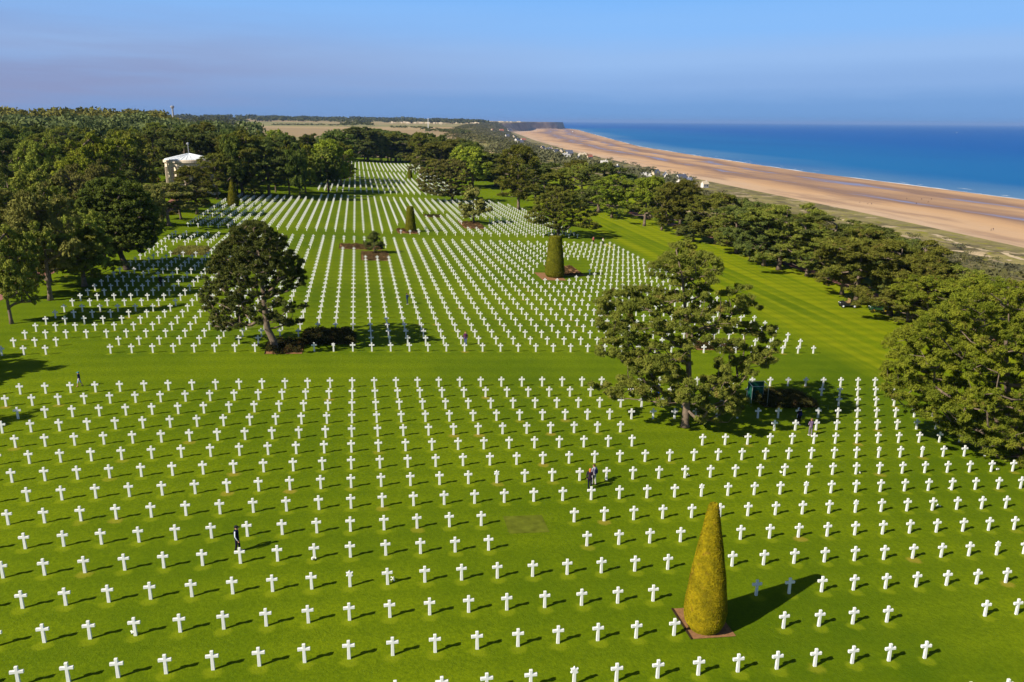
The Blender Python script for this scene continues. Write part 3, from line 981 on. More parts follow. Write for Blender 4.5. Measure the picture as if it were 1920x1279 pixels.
tree_object('pine_tree', 'broad low sunlit pine spreading over the graves at the right edge', 'tree', w, V, F, M['pine_sun'], M['bark'], PT3)


# prototypes for the many other trees, about 14 m tall and 12 m wide
def proto(kind, seed):
    rn = np.random.default_rng(seed)
    B = []
    lean = rn.normal(size=2) * 0.6
    if kind == 'spread':          # flat-topped coast pine
        for _ in range(22):
            a0 = rn.uniform(0, 2 * math.pi); q0 = math.sqrt(rn.random()) * 5.4
            z0 = 13.0 - 0.10 * q0 * q0 - rn.random() * 1.2 - (rn.random() < 0.62) * rn.uniform(1.5, 8.5) * (0.5 + q0 / 10)
            for _ in range(6):
                B.append((q0 * math.cos(a0) + rn.normal() * 0.95 + lean[0], q0 * math.sin(a0) + rn.normal() * 0.95 + lean[1], max(z0 + rn.normal() * 0.45, 1.6 + rn.random()), rn.uniform(0.6, 1.15)))
        T = [(0, 0, 0), (lean[0] * .3, lean[1] * .3, 3.5), (lean[0], lean[1], 8), (lean[0] * 1.2, lean[1], 12)]
        return tree_mesh(B, T, rn, 15, 28, 0.225, 0.34, 0.7, core=0.3, trunk_r=0.38, needle=True)
    if kind == 'tall':            # irregular upright pine
        for _ in range(100):
            z = rn.uniform(2.4, 14.0); f = (z - 2.4) / 11.6
            R = 5.6 * (0.5 + 1.1 * f) * (1 - f) ** 0.55 + 0.8
            a = rn.uniform(0, 2 * math.pi); q = R * math.sqrt(rn.random())
            B.append((q * math.cos(a) + lean[0] * f, q * math.sin(a) + lean[1] * f, z - 0.1, rn.uniform(0.7, 1.3)))
        T = [(0, 0, 0), (0, 0, 4), (lean[0] * .5, lean[1] * .5, 9), (lean[0], lean[1], 13.6)]
        return tree_mesh(B, T, rn, 15, 28, 0.225, 0.34, 0.75, core=0.3, trunk_r=0.34, needle=True)
    if kind == 'round':           # broadleaf with a lobed dome
        lobes = [(rn.normal() * 2.8, rn.normal() * 2.8, rn.uniform(3.4, 10.5), rn.uniform(2.0, 3.2)) for _ in range(17)] + [(0, 0, 8, 4.2), (0, 0, 10.4, 3.0)]
        for _ in range(170):
            c = lobes[rn.integers(len(lobes))]
            d = rn.normal(size=3); d /= np.linalg.norm(d)
            if d[2] < -0.5: d[2] *= -1
            q = np.array(c[:3]) + d * c[3] * rn.uniform(0.55, 1.0)
            B.append((q[0], q[1], max(q[2], 1.5 + rn.random()), rn.uniform(0.8, 1.25)))
        T = [(0, 0, 0), (0.1, 0, 3), (0.2, 0.1, 7), (0.1, 0.2, 11)]
        return tree_mesh(B, T, rn, 12, 28, 0.25, 0.42, 0.85, core=0.6, trunk_r=0.36, down=0.5)
    if kind == 'small':           # small conical garden tree
        for _ in range(46):
            z = rn.uniform(2.6, 14.0); f = (z - 2.6) / 11.4
            R = 5.6 * (1 - f) ** 0.75 * (0.65 + 0.6 * min(1, f * 4)) + 0.5
            a = rn.uniform(0, 2 * math.pi); q = R * math.sqrt(rn.random())
            B.append((q * math.cos(a), q * math.sin(a), z, rn.uniform(1.1, 1.7)))
        T = [(0, 0, 0), (0, 0, 4), (0, 0, 13)]
        return tree_mesh(B, T, rn, 9, 22, 0.55, 0.7, 0.8, trunk_r=0.4, down=0.6)
    # 'layer': forked stem carrying flat plates of needles
    for L in range(11):
        a0 = rn.uniform(0, 2 * math.pi); z0 = 5.0 + 0.8 * L + rn.normal() * 0.3; q0 = rn.uniform(0.8, 4.6) * (1 - 0.05 * L)
        for _ in range(7):
            B.append((q0 * math.cos(a0) + rn.normal() * 1.3, q0 * math.sin(a0) + rn.normal() * 1.3, z0 + rn.normal() * 0.25, rn.uniform(0.8, 1.2)))
    T = [(0, 0, 0), (0.2, 0, 2.2), (0.5, 0.2, 6), (0.3, 0.1, 12.5)]
    return tree_mesh(B, T, rn, 15, 28, 0.22, 0.33, 0.5, core=0.3, trunk_r=0.5, needle=True)


PROTO = {}
for kind, seeds in (('spread', (1, 2, 3)), ('tall', (4, 5, 6)), ('round', (7, 8, 9)), ('small', (10,)), ('layer', (11, 12))):
    PROTO[kind] = []
    for s in seeds:
        wd, V, F = proto(kind, s)
        V = np.array(V)
        zmax = np.percentile(V[:, 2], 99.7); rad_ = np.percentile(np.hypot(V[:, 0], V[:, 1]), 97)
        PROTO[kind].append((mesh_from('trunk', wd.V, wd.F, True), mesh_from('crown', V, F), zmax, rad_))
MESHCACHE = {}


def plant(name, kind, leafm, P, h, rad, label, group=None, variant=0, rot=0.0, dark=False, cat='tree'):
    pr = PROTO[kind][variant % len(PROTO[kind])]
    key = (kind, variant % len(PROTO[kind]), leafm, dark)
    if key not in MESHCACHE:
        tm, cm = pr[0].copy(), pr[1].copy()
        tm.materials.clear(); cm.materials.clear()
        tm.materials.append(M['bark_dark'] if dark else M['bark']); cm.materials.append(M[leafm])
        MESHCACHE[key] = (tm, cm)
    tm, cm = MESHCACHE[key]
    o = empty(name, P, rot)
    o.scale = (rad / pr[3], rad / pr[3], h / pr[2])
    tag(o, label, cat, group)
    link('trunk', tm, None, o); link('crown', cm, None, o)
    return o


G_SEA = 'pines along the seaward lawn'
G_LEFT = 'trees along the left edge of the graves'
G_END = 'trees round the far graves'
G_WOOD = 'trees of the wood behind the chapel'
TR = random.Random(77)
# photo x, base y, top y, crown half width, kind, leaves, label, group
BASED = [
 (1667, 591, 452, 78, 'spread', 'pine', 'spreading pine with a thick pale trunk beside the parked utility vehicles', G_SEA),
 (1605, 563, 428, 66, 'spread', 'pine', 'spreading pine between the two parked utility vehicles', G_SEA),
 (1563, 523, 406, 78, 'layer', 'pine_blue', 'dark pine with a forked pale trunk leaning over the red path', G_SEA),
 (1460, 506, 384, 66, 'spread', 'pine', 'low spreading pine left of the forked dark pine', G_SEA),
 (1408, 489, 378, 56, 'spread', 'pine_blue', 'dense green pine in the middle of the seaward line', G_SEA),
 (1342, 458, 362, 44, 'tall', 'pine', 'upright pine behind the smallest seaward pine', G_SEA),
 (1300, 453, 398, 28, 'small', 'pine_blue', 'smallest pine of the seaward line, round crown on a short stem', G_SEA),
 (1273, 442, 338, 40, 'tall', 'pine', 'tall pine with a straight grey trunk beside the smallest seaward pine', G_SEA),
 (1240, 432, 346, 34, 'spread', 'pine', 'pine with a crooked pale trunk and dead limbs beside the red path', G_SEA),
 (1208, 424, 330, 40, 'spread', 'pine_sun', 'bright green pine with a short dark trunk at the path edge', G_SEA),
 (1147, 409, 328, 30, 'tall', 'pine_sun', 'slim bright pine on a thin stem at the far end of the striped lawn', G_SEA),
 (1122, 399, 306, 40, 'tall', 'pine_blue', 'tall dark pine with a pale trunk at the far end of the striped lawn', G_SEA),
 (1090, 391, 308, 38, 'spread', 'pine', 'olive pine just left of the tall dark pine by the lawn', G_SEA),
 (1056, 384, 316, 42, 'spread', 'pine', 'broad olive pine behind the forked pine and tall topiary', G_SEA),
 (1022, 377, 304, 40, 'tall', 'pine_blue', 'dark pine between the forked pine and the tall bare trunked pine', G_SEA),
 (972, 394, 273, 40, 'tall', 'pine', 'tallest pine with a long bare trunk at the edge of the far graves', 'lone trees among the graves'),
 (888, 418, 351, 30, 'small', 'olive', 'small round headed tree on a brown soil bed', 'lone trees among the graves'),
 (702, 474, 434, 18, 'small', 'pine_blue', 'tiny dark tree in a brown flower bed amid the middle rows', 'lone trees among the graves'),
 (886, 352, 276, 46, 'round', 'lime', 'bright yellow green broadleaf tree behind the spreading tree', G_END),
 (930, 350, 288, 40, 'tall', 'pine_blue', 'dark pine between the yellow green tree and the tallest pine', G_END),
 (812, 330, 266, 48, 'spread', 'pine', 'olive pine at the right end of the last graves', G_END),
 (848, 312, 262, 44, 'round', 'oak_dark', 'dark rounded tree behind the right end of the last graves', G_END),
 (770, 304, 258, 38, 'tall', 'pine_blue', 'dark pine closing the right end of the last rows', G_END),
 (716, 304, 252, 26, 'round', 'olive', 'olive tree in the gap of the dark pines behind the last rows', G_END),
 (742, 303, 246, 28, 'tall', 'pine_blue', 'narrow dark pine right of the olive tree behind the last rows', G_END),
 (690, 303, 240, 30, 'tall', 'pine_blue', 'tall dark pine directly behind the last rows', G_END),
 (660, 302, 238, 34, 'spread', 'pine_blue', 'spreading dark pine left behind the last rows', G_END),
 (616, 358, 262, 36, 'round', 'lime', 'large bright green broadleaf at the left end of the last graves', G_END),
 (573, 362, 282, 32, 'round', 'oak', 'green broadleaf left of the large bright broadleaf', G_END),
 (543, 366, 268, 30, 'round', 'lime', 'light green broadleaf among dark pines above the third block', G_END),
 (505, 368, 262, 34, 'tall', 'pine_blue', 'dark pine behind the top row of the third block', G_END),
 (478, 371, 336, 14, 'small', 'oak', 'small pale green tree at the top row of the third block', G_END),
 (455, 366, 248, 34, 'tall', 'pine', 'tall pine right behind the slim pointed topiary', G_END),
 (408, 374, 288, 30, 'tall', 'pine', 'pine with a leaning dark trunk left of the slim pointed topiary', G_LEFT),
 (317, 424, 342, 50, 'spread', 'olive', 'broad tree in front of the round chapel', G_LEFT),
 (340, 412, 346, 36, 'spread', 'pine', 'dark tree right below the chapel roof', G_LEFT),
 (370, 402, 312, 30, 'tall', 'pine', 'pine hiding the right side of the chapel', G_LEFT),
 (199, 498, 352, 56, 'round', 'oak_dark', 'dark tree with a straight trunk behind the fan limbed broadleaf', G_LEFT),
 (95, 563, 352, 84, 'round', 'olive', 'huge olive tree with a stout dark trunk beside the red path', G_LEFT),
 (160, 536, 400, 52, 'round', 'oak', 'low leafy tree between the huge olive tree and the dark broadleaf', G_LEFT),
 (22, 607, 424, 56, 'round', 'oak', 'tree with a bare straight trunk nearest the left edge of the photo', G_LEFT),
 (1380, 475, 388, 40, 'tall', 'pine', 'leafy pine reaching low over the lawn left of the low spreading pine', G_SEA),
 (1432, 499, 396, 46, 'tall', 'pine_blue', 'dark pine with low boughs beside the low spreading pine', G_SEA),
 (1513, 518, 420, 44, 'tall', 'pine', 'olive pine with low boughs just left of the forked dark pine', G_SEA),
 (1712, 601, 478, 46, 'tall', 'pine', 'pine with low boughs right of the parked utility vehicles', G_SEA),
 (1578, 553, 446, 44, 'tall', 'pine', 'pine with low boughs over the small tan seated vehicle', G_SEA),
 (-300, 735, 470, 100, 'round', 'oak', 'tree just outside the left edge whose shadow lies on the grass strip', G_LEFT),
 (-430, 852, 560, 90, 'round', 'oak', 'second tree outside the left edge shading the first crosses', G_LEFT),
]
for i, (x, yb, yt, hw, kind, lf, lab, grp) in enumerate(BASED):
    Pp = at(x, yb)
    dist = math.hypot(Pp.x, Pp.y)
    WID = {G_SEA: 1.22, G_LEFT: 1.22, G_END: 1.3}
    plant('pine_tree' if 'pine' in lf else 'leafy_tree', kind, lf, Pp, height_to(Pp, yt), hw * dist / FPX * WID.get(grp, 1.08), lab, grp, i, TR.uniform(0, 6.28), dark=lf == 'oak_dark')
def outline_tree(name, base, poly, stem, step, rpx, depth, mat, bark, label, group, seed, leaf, needle, tuft_r=0.34, trunk_r=0.4, dense=1.0):
    rn = np.random.default_rng(seed)
    Pq = at(*base)
    pts = [(x, y, rpx * rn.uniform(0.6, 1.15)) for x, y in fill_polygon(poly, step, rn)]
    bg = px_boughs(Pq, pts, rpx, rn, depth, 1) + px_boughs(Pq, [p for p in pts if rn.random() < dense], rpx, rn, depth, 1)
    trunk = [tuple(np.array(on_plane(x, y, Pq)) - np.array(Pq)) for x, y in stem]
    w, V, F = tree_mesh(bg, trunk, rn, tufts=13, per=28, leaf=leaf, tuft_r=tuft_r, squash=0.75, core=0.3, branch_r=0.035, trunk_r=trunk_r, needle=needle)
    tree_object(name, label, 'tree', w, V, F, M[mat], M[bark], Pq, group)


outline_tree('pine_tree', (1049, 444), [(1045, 353), (1075, 362), (1092, 380), (1106, 396), (1122, 401), (1100, 410), (1128, 428), (1095, 430), (1072, 420), (1064, 432), (1040, 428), (1012, 420), (990, 416), (986, 405), (1004, 392), (1002, 376), (1022, 362)],
             [(1049, 445), (1048, 436), (1044, 425), (1040, 400), (1045, 365)], 6.4, 6.6, 7.0, 'pine', 'bark_dark', 'forked pine with a broad layered crown right behind the tall cut topiary', 'lone trees among the graves', 71, 0.2, True, trunk_r=0.55)
outline_tree('leafy_tree', (849, 379), [(845, 299), (812, 306), (792, 318), (783, 342), (788, 358), (812, 366), (840, 370), (868, 366), (884, 350), (882, 322), (868, 306)],
             [(849, 379), (848, 370), (845, 355), (842, 315)], 5.6, 5.6, 8.0, 'olive', 'bark_dark', 'wide spreading tree over the path between the far blocks', 'lone trees among the graves', 72, 0.27, False, 0.4, 0.5)
outline_tree('leafy_tree', (238, 506), [(205, 335), (165, 345), (150, 372), (140, 420), (148, 448), (175, 470), (208, 478), (228, 462), (262, 474), (288, 462), (299, 432), (292, 392), (270, 360), (246, 344)],
             [(238, 507), (233, 492), (226, 476), (222, 440), (220, 360)], 7.0, 8.5, 6.5, 'oak_dark', 'bark_dark', 'very dark broadleaf with a fan of bare limbs over the left graves', G_LEFT, 73, 0.2, False, 0.36, 0.5)
# trees with hidden feet: photo x, distance, top y, half width
HID = [
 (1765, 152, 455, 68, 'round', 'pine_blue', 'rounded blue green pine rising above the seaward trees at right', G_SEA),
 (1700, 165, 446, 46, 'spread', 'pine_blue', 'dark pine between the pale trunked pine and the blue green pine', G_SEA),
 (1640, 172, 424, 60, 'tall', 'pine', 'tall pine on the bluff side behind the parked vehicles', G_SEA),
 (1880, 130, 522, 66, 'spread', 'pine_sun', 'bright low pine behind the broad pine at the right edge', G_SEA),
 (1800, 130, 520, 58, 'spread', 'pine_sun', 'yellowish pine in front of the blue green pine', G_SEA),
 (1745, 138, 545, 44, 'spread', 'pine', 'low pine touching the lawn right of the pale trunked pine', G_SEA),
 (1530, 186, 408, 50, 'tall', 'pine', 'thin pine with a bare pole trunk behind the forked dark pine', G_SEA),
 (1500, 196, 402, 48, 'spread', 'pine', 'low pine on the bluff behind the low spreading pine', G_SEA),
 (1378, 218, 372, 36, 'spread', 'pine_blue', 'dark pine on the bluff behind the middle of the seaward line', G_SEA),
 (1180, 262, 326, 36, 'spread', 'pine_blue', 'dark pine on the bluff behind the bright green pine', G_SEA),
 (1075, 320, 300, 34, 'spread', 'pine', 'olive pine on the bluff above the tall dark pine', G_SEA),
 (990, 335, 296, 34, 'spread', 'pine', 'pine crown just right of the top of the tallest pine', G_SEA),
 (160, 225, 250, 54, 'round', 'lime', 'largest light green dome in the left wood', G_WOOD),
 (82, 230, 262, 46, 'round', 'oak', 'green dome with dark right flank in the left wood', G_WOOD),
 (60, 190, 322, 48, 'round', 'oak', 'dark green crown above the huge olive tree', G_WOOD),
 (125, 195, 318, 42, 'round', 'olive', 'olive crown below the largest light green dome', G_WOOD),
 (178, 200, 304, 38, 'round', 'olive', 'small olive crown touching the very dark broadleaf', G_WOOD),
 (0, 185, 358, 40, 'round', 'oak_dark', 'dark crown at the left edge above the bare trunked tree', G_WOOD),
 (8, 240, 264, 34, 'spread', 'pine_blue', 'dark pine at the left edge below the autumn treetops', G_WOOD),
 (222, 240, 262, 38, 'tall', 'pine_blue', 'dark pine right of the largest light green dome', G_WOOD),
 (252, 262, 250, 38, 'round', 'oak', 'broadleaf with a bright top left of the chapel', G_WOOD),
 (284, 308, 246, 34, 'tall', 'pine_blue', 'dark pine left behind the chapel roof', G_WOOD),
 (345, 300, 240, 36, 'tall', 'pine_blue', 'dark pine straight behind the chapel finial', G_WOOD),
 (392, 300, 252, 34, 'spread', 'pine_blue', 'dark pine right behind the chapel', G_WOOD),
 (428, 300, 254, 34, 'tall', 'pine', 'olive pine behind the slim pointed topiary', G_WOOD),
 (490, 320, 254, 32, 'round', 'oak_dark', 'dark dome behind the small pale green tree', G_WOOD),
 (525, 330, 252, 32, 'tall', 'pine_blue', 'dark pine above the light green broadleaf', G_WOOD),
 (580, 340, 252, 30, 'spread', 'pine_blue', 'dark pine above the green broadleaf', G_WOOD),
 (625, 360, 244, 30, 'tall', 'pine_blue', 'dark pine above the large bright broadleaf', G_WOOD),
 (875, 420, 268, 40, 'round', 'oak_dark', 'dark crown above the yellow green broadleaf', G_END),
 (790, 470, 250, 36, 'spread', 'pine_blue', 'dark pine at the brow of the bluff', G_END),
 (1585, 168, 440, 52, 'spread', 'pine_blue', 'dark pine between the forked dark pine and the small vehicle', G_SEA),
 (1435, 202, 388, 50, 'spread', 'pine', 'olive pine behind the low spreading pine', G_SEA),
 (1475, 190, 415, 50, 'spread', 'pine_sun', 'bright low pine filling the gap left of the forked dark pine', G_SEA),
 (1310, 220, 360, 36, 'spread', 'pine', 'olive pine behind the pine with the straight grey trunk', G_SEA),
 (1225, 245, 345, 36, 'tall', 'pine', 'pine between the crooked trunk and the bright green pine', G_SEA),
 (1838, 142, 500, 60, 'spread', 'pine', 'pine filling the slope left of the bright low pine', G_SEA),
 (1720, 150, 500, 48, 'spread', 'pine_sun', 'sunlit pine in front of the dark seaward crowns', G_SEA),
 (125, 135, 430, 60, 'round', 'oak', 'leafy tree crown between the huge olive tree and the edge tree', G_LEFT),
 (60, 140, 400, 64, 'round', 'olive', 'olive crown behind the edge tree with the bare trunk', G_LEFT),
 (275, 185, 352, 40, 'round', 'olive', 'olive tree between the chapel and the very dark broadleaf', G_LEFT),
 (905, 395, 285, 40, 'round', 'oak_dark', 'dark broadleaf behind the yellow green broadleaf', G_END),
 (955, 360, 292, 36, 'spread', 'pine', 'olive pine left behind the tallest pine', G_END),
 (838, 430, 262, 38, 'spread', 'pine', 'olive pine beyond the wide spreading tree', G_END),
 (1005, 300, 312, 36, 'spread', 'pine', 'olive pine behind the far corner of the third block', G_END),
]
for i, (x, dist, yt, hw, kind, lf, lab, grp) in enumerate(HID):
    Pp = at_dist(x, dist)
    plant('pine_tree' if 'pine' in lf else 'leafy_tree', kind, lf, Pp, height_to(Pp, yt), hw * dist / FPX * 1.2, lab, grp, i + 1, TR.uniform(0, 6.28), dark=lf == 'oak_dark')
# middle ranks of the wood, tree by tree
ranks = [(285, 258, 8, 30), (340, 246, 6, 28), (400, 234, 6, 27)]
SORT = {'pine_blue': 'dark pine', 'pine': 'olive pine', 'oak': 'green broadleaf', 'lime': 'light green broadleaf', 'olive': 'olive broadleaf'}
for ri, (dist, yt, jit, hw) in enumerate(ranks):
    for x in np.arange(-120, 640, 52 - ri * 5):
        xx = x + TR.uniform(-14, 14)
        if 290 < xx < 400 and ri == 0: continue
        lf = TR.choice(['pine_blue', 'pine_blue', 'pine_blue', 'pine', 'oak', 'oak_dark', 'lime'])
        kind = 'round' if lf in ('oak', 'lime', 'oak_dark') else TR.choice(['tall', 'spread'])
        ytt = yt + TR.uniform(-jit, jit) + max(0, (xx - 400)) * 0.09
        dd = dist * TR.uniform(0.94, 1.06)
        Pp = at_dist(xx, dd)
        h = height_to(Pp, ytt)
        nm = SORT.get(lf, 'dark broadleaf')
        rank = ('front', 'middle', 'rear')[ri]
        side = 'left of the chapel' if xx < 300 else ('behind the chapel' if xx < 420 else 'right of the chapel')
        plant('pine_tree' if 'pine' in lf else 'leafy_tree', kind, lf, Pp, h, hw * dd / FPX * TR.uniform(0.9, 1.2),
              '%s in the %s ranks of the wood %s' % (nm, rank, side), '%s %s rank %s' % (nm, rank, side), int(TR.random() * 9), TR.uniform(0, 6.28), dark=lf == 'oak_dark')


for k, x in enumerate(list(range(618, 880, 15)) + list(range(640, 870, 24))):
    xx = x + TR.uniform(-6, 6); dd = TR.uniform(548, 575) if k < 18 else TR.uniform(590, 650)
    if xx > 770: dd = TR.uniform(430, 520)
    Pp = at_dist(xx, dd)
    lf = TR.choice(['pine_blue', 'pine_blue', 'pine', 'oak_dark', 'olive'])
    nm = SORT.get(lf, 'dark broadleaf')
    plant('pine_tree' if 'pine' in lf else 'leafy_tree', 'round' if lf in ('oak_dark', 'olive') else TR.choice(['tall', 'spread']), lf, Pp, height_to(Pp, (249 if k < 18 else 245) + TR.uniform(-5, 7) + max(0, xx - 770) * 0.16), 21 * dd / FPX * TR.uniform(0.9, 1.25),
          '%s in the belt of trees closing the far end of the graves' % nm, '%s of the far belt' % nm, k, TR.uniform(0, 6.28), dark=lf == 'oak_dark')


# far wood, hedgerows and bluff scrub: masses nobody could count
def mass(name, items, leafm, label, cat, per, leaf, seed):
    """items: (u, v, z, height, radius)"""
    rn = np.random.default_rng(seed); C = []; L = []; NN = []
    for u, v, z, h, r in items:
        nl = max(3, int(5 + rn.random() * 4))
        lob = np.stack([rn.normal(size=nl) * r * 0.45, rn.normal(size=nl) * r * 0.45, h * rn.uniform(0.45, 0.86, nl)], -1)
        d = rn.normal(size=(per, 3)); d /= np.linalg.norm(d, axis=1)[:, None]; d[:, 2] = np.where(d[:, 2] < -0.3, -d[:, 2], d[:, 2])
        q = lob[rn.integers(nl, size=per)] + d * np.array([r * 0.55, r * 0.55, h * 0.26]) * (rn.random((per, 1)) ** 0.35)
        q[:, 2] = np.maximum(q[:, 2], 0.15 * h)
        C.append(q + np.array([u, v, z])); L.append(np.full(per, leaf * r)); NN.append(d + np.array([0, 0, 0.2]))
    V, F = tri_leaves(np.concatenate(C), np.concatenate(L), rn, N=np.concatenate(NN))
    o = link(name, mesh_from(name, V, F), M[leafm])
    tag(o, label, cat, kind='stuff')
    return o


def wood_items(n, x0, x1, d0, d1, y0, y1, hw, seed):
    r = random.Random(seed); out = []
    for _ in range(n):
        x, dd = r.uniform(x0, x1), r.uniform(d0, d1)
        Pp = at_dist(x, dd)
        f = (dd - d0) / (d1 - d0)
        yt = y0 + (y1 - y0) * f + r.uniform(-6, 4) + max(0, x - 230) * 0.075
        out.append((Pp.x, Pp.y, Pp.z, max(4, height_to(Pp, yt)), hw * dd / FPX * r.uniform(0.8, 1.3)))
    return out


mass('woodland', wood_items(90, -260, 490, 430, 560, 228, 217, 29, 3), 'pine_far', 'dark far woodland behind the chapel, one unbroken mass of crowns', 'woodland', 420, 0.16, 31)
mass('woodland', wood_items(80, -260, 330, 580, 720, 213, 207, 29, 4), 'autumn', 'yellowing autumn woodland along the skyline at upper left', 'woodland', 420, 0.15, 32)
r_ = random.Random(9)
hed = []
def hedge_line(xa, ya, xb, yb, n, h, rad, jit=0.0):
    for k in range(n):
        a = (k + r_.random()) / n
        q = at(xa + (xb - xa) * a, ya + (yb - ya) * a + r_.uniform(-jit, jit))
        hed.append((q.x, q.y, q.z, h * r_.uniform(0.6, 1.3), rad * r_.uniform(0.7, 1.4)))
hedge_line(512, 235, 610, 235.5, 40, 5, 5); hedge_line(616, 236, 640, 236, 8, 5, 5)
hedge_line(638, 237, 698, 238, 26, 15, 9, 1); hedge_line(732, 240, 762, 241, 10, 6, 6); hedge_line(772, 241, 812, 242, 16, 5, 6)
hedge_line(795, 245, 880, 252, 26, 6, 7, 3)
mass('field_hedges', hed, 'pine_far', 'dark hedgerows and copses across the tan far fields', 'hedges', 150, 0.22, 33)
far = []
for _ in range(560):
    x = r_.uniform(150, 905); dd = r_.uniform(3800, 6200) if x > 470 else r_.uniform(1500, 5200)
    q = at_dist(x, dd); far.append((q.x, q.y, q.z, r_.uniform(9, 20) * (1.25 if x < 480 else 1.0), dd * 0.0045 * r_.uniform(0.7, 1.5)))
mass('far_treeline', far, 'pine_far', 'hazy blue line of trees along the far land horizon', 'treeline', 60, 0.35, 34)
WH, CR, SL, TI = M['house_wall'], M['house_wall2'], M['slate'], M['tile']
HOUSES = [
    (1228, 330, 16, CR, SL, 0.5, 'house with a steep slate roof left of the pale twin houses'),
    (1248, 335, 15, WH, SL, 1.3, 'white house with grey roof right of the steep roofed house'),
    (1277, 341, 20, WH, SL, 0.4, 'long white house with dark slate roof near the seaward pines'),
    (1293, 344, 11, WH, SL, 1.9, 'small white gable at the end of the long white house'),
    (1321, 352, 12, WH, CR, 0.3, 'lone white cabin at the end of the beach houses'),
    (1209, 343, 13, WH, WH, 0.2, 'low white flat house half hidden by pines'),
    (1155, 331, 9, WH, SL, 0.9, 'white cottage among trees above the pine tops'),
    (1132, 316, 10, WH, WH, 0.1, 'low white building beside pale poles'),
    (1105, 298, 11, CR, TI, 0.4, 'cream house at the sand edge among dark bushes'),
    (1092, 296, 14, WH, CR, 0.2, 'low pale terrace directly on the sand'),
    (1066, 291, 15, CR, SL, 0.2, 'long house with slate roof right of the white group'),
    (1052, 288, 14, CR, SL, 1.2, 'dark roofed house in the white group by the sand'),
    (1042, 290, 13, WH, SL, 0.6, 'front white house of the group by the sand'),
    (1034, 284, 12, WH, TI, 1.4, 'white house with pale gable at the back of the group'),
    (1028, 286, 11, WH, SL, 0.2, 'left white house of the group by the sand'),
    (1017, 280, 9, CR, SL, 0.8, 'small house left of the white group'),
    (1060, 305, 9, WH, WH, 0.5, 'small white shed on the scrub slope'),
    (1083, 311, 6, WH, WH, 1.0, 'tiny white hut on the scrub slope'),
    (981, 265, 9, WH, TI, 0.4, 'white house with red roof in the distant hamlet'),
    (969, 266, 10, WH, SL, 0.9, 'white house with dark roof in the distant hamlet'),
    (975, 271, 11, WH, SL, 0.2, 'broad white house at the front of the distant hamlet'),
    (963, 258, 8, CR, SL, 1.2, 'cream house at the back of the distant hamlet'),
    (951, 257, 7, WH, SL, 0.4, 'white house on the slope above the distant hamlet'),
    (940, 247, 8, CR, TI, 0.3, 'red roofed house below the far cliff'),
    (923, 246, 7, CR, TI, 1.0, 'leftmost red roofed house below the far cliff'),
    (955, 246, 9, WH, SL, 0.6, 'white house nearest the far cliff')]
HOUSE_UV = [tuple(at(h[0], h[1]))[:2] for h in HOUSES]
HOUSE_UV += [(a * 0.992, b * 0.992) for a, b in HOUSE_UV] + [(a * 0.98, b * 0.98) for a, b in HOUSE_UV]
# scrub on the bluffs and dunes
scr = []; scr2 = []
for _ in range(5200):
    v = 90 + 5200 * r_.random() ** 1.7
    ci, cr = float(c_in(v)), float(c_cr(v))
    u = cr - 40 * (v > 500) + (ci - cr) * r_.random() * 0.94
    if v < 420 and u < 118: continue
    if v < 1500 and u > cr + (ci - cr) * 0.55 and r_.random() < 0.72: continue
    d = math.hypot(u, v)
    h = r_.uniform(0.7, 2.6) * (1 + d / 3500.0)
    if any((u - a) ** 2 + (v - b) ** 2 < 26 ** 2 for a, b in HOUSE_UV): continue
    (scr if r_.random() < 0.6 else scr2).append((u, v, gz(u, v), h, h * r_.uniform(1.0, 2.2)))
mass('bluff_scrub', scr, 'scrub', 'brownish scrub covering the bluff and dunes below the seaward pines', 'scrub', 46, 0.22, 35)
mass('bluff_thicket', scr2, 'thicket', 'dark thickets among the bluff scrub and round the beach houses', 'scrub', 46, 0.22, 36)
vl = []
for _ in range(260):
    x, y = r_.uniform(870, 1300), 0
    y = 262 + (x - 900) * 0.19 + r_.uniform(-14, 30)
    q = at(x, y)
    if q.x > float(c_in(q.y)) - 6: continue
    if any((q.x - a) ** 2 + (q.y - b) ** 2 < 24 ** 2 for a, b in HOUSE_UV): continue
    vl.append((q.x, q.y, q.z, r_.uniform(3, 8), r_.uniform(4, 8)))
mass('village_trees', vl, 'thicket', 'dark bushy trees between the beach houses', 'trees', 70, 0.22, 37)


# ------------------------------------------------------------------ gravestones
def cross_outline():
    H, a, s0, s1, y0, y1, yt = 1.07, 0.31, 0.090, 0.074, 0.70, 0.70, 1.07
    t_ = 0.074
    return [(-s0, -0.08), (s0, -0.08), (s1, 0.70), (a, 0.69), (a, 0.86), (s1, 0.85), (0.082, H), (-0.082, H), (-s1, 0.85), (-a, 0.86), (-a, 0.69), (-s1, 0.70)]


def star_outline():
    pts = [(-0.090, -0.08), (0.090, -0.08), (0.078, 0.655)]
    R, r_in, cz = 0.235, 0.135, 0.84
    ang = [-60 + 30 * k for k in range(0, 11)]
    for k, a in enumerate(ang):
        rr = R if k % 2 == 1 else r_in
        if k == 0: continue
        pts.append((rr * math.cos(math.radians(a)), cz + rr * math.sin(math.radians(a))))
    pts.append((-0.078, 0.655))
    return pts


def slab(outl, depth, faces=True):
    n = len(outl); V = [(x, -depth / 2, z) for x, z in outl] + [(x, depth / 2, z) for x, z in outl]
    F = [tuple(range(n)), tuple(range(2 * n - 1, n - 1, -1))] + [(k, k + n, (k + 1) % n + n, (k + 1) % n) for k in range(n)]
    return V, F


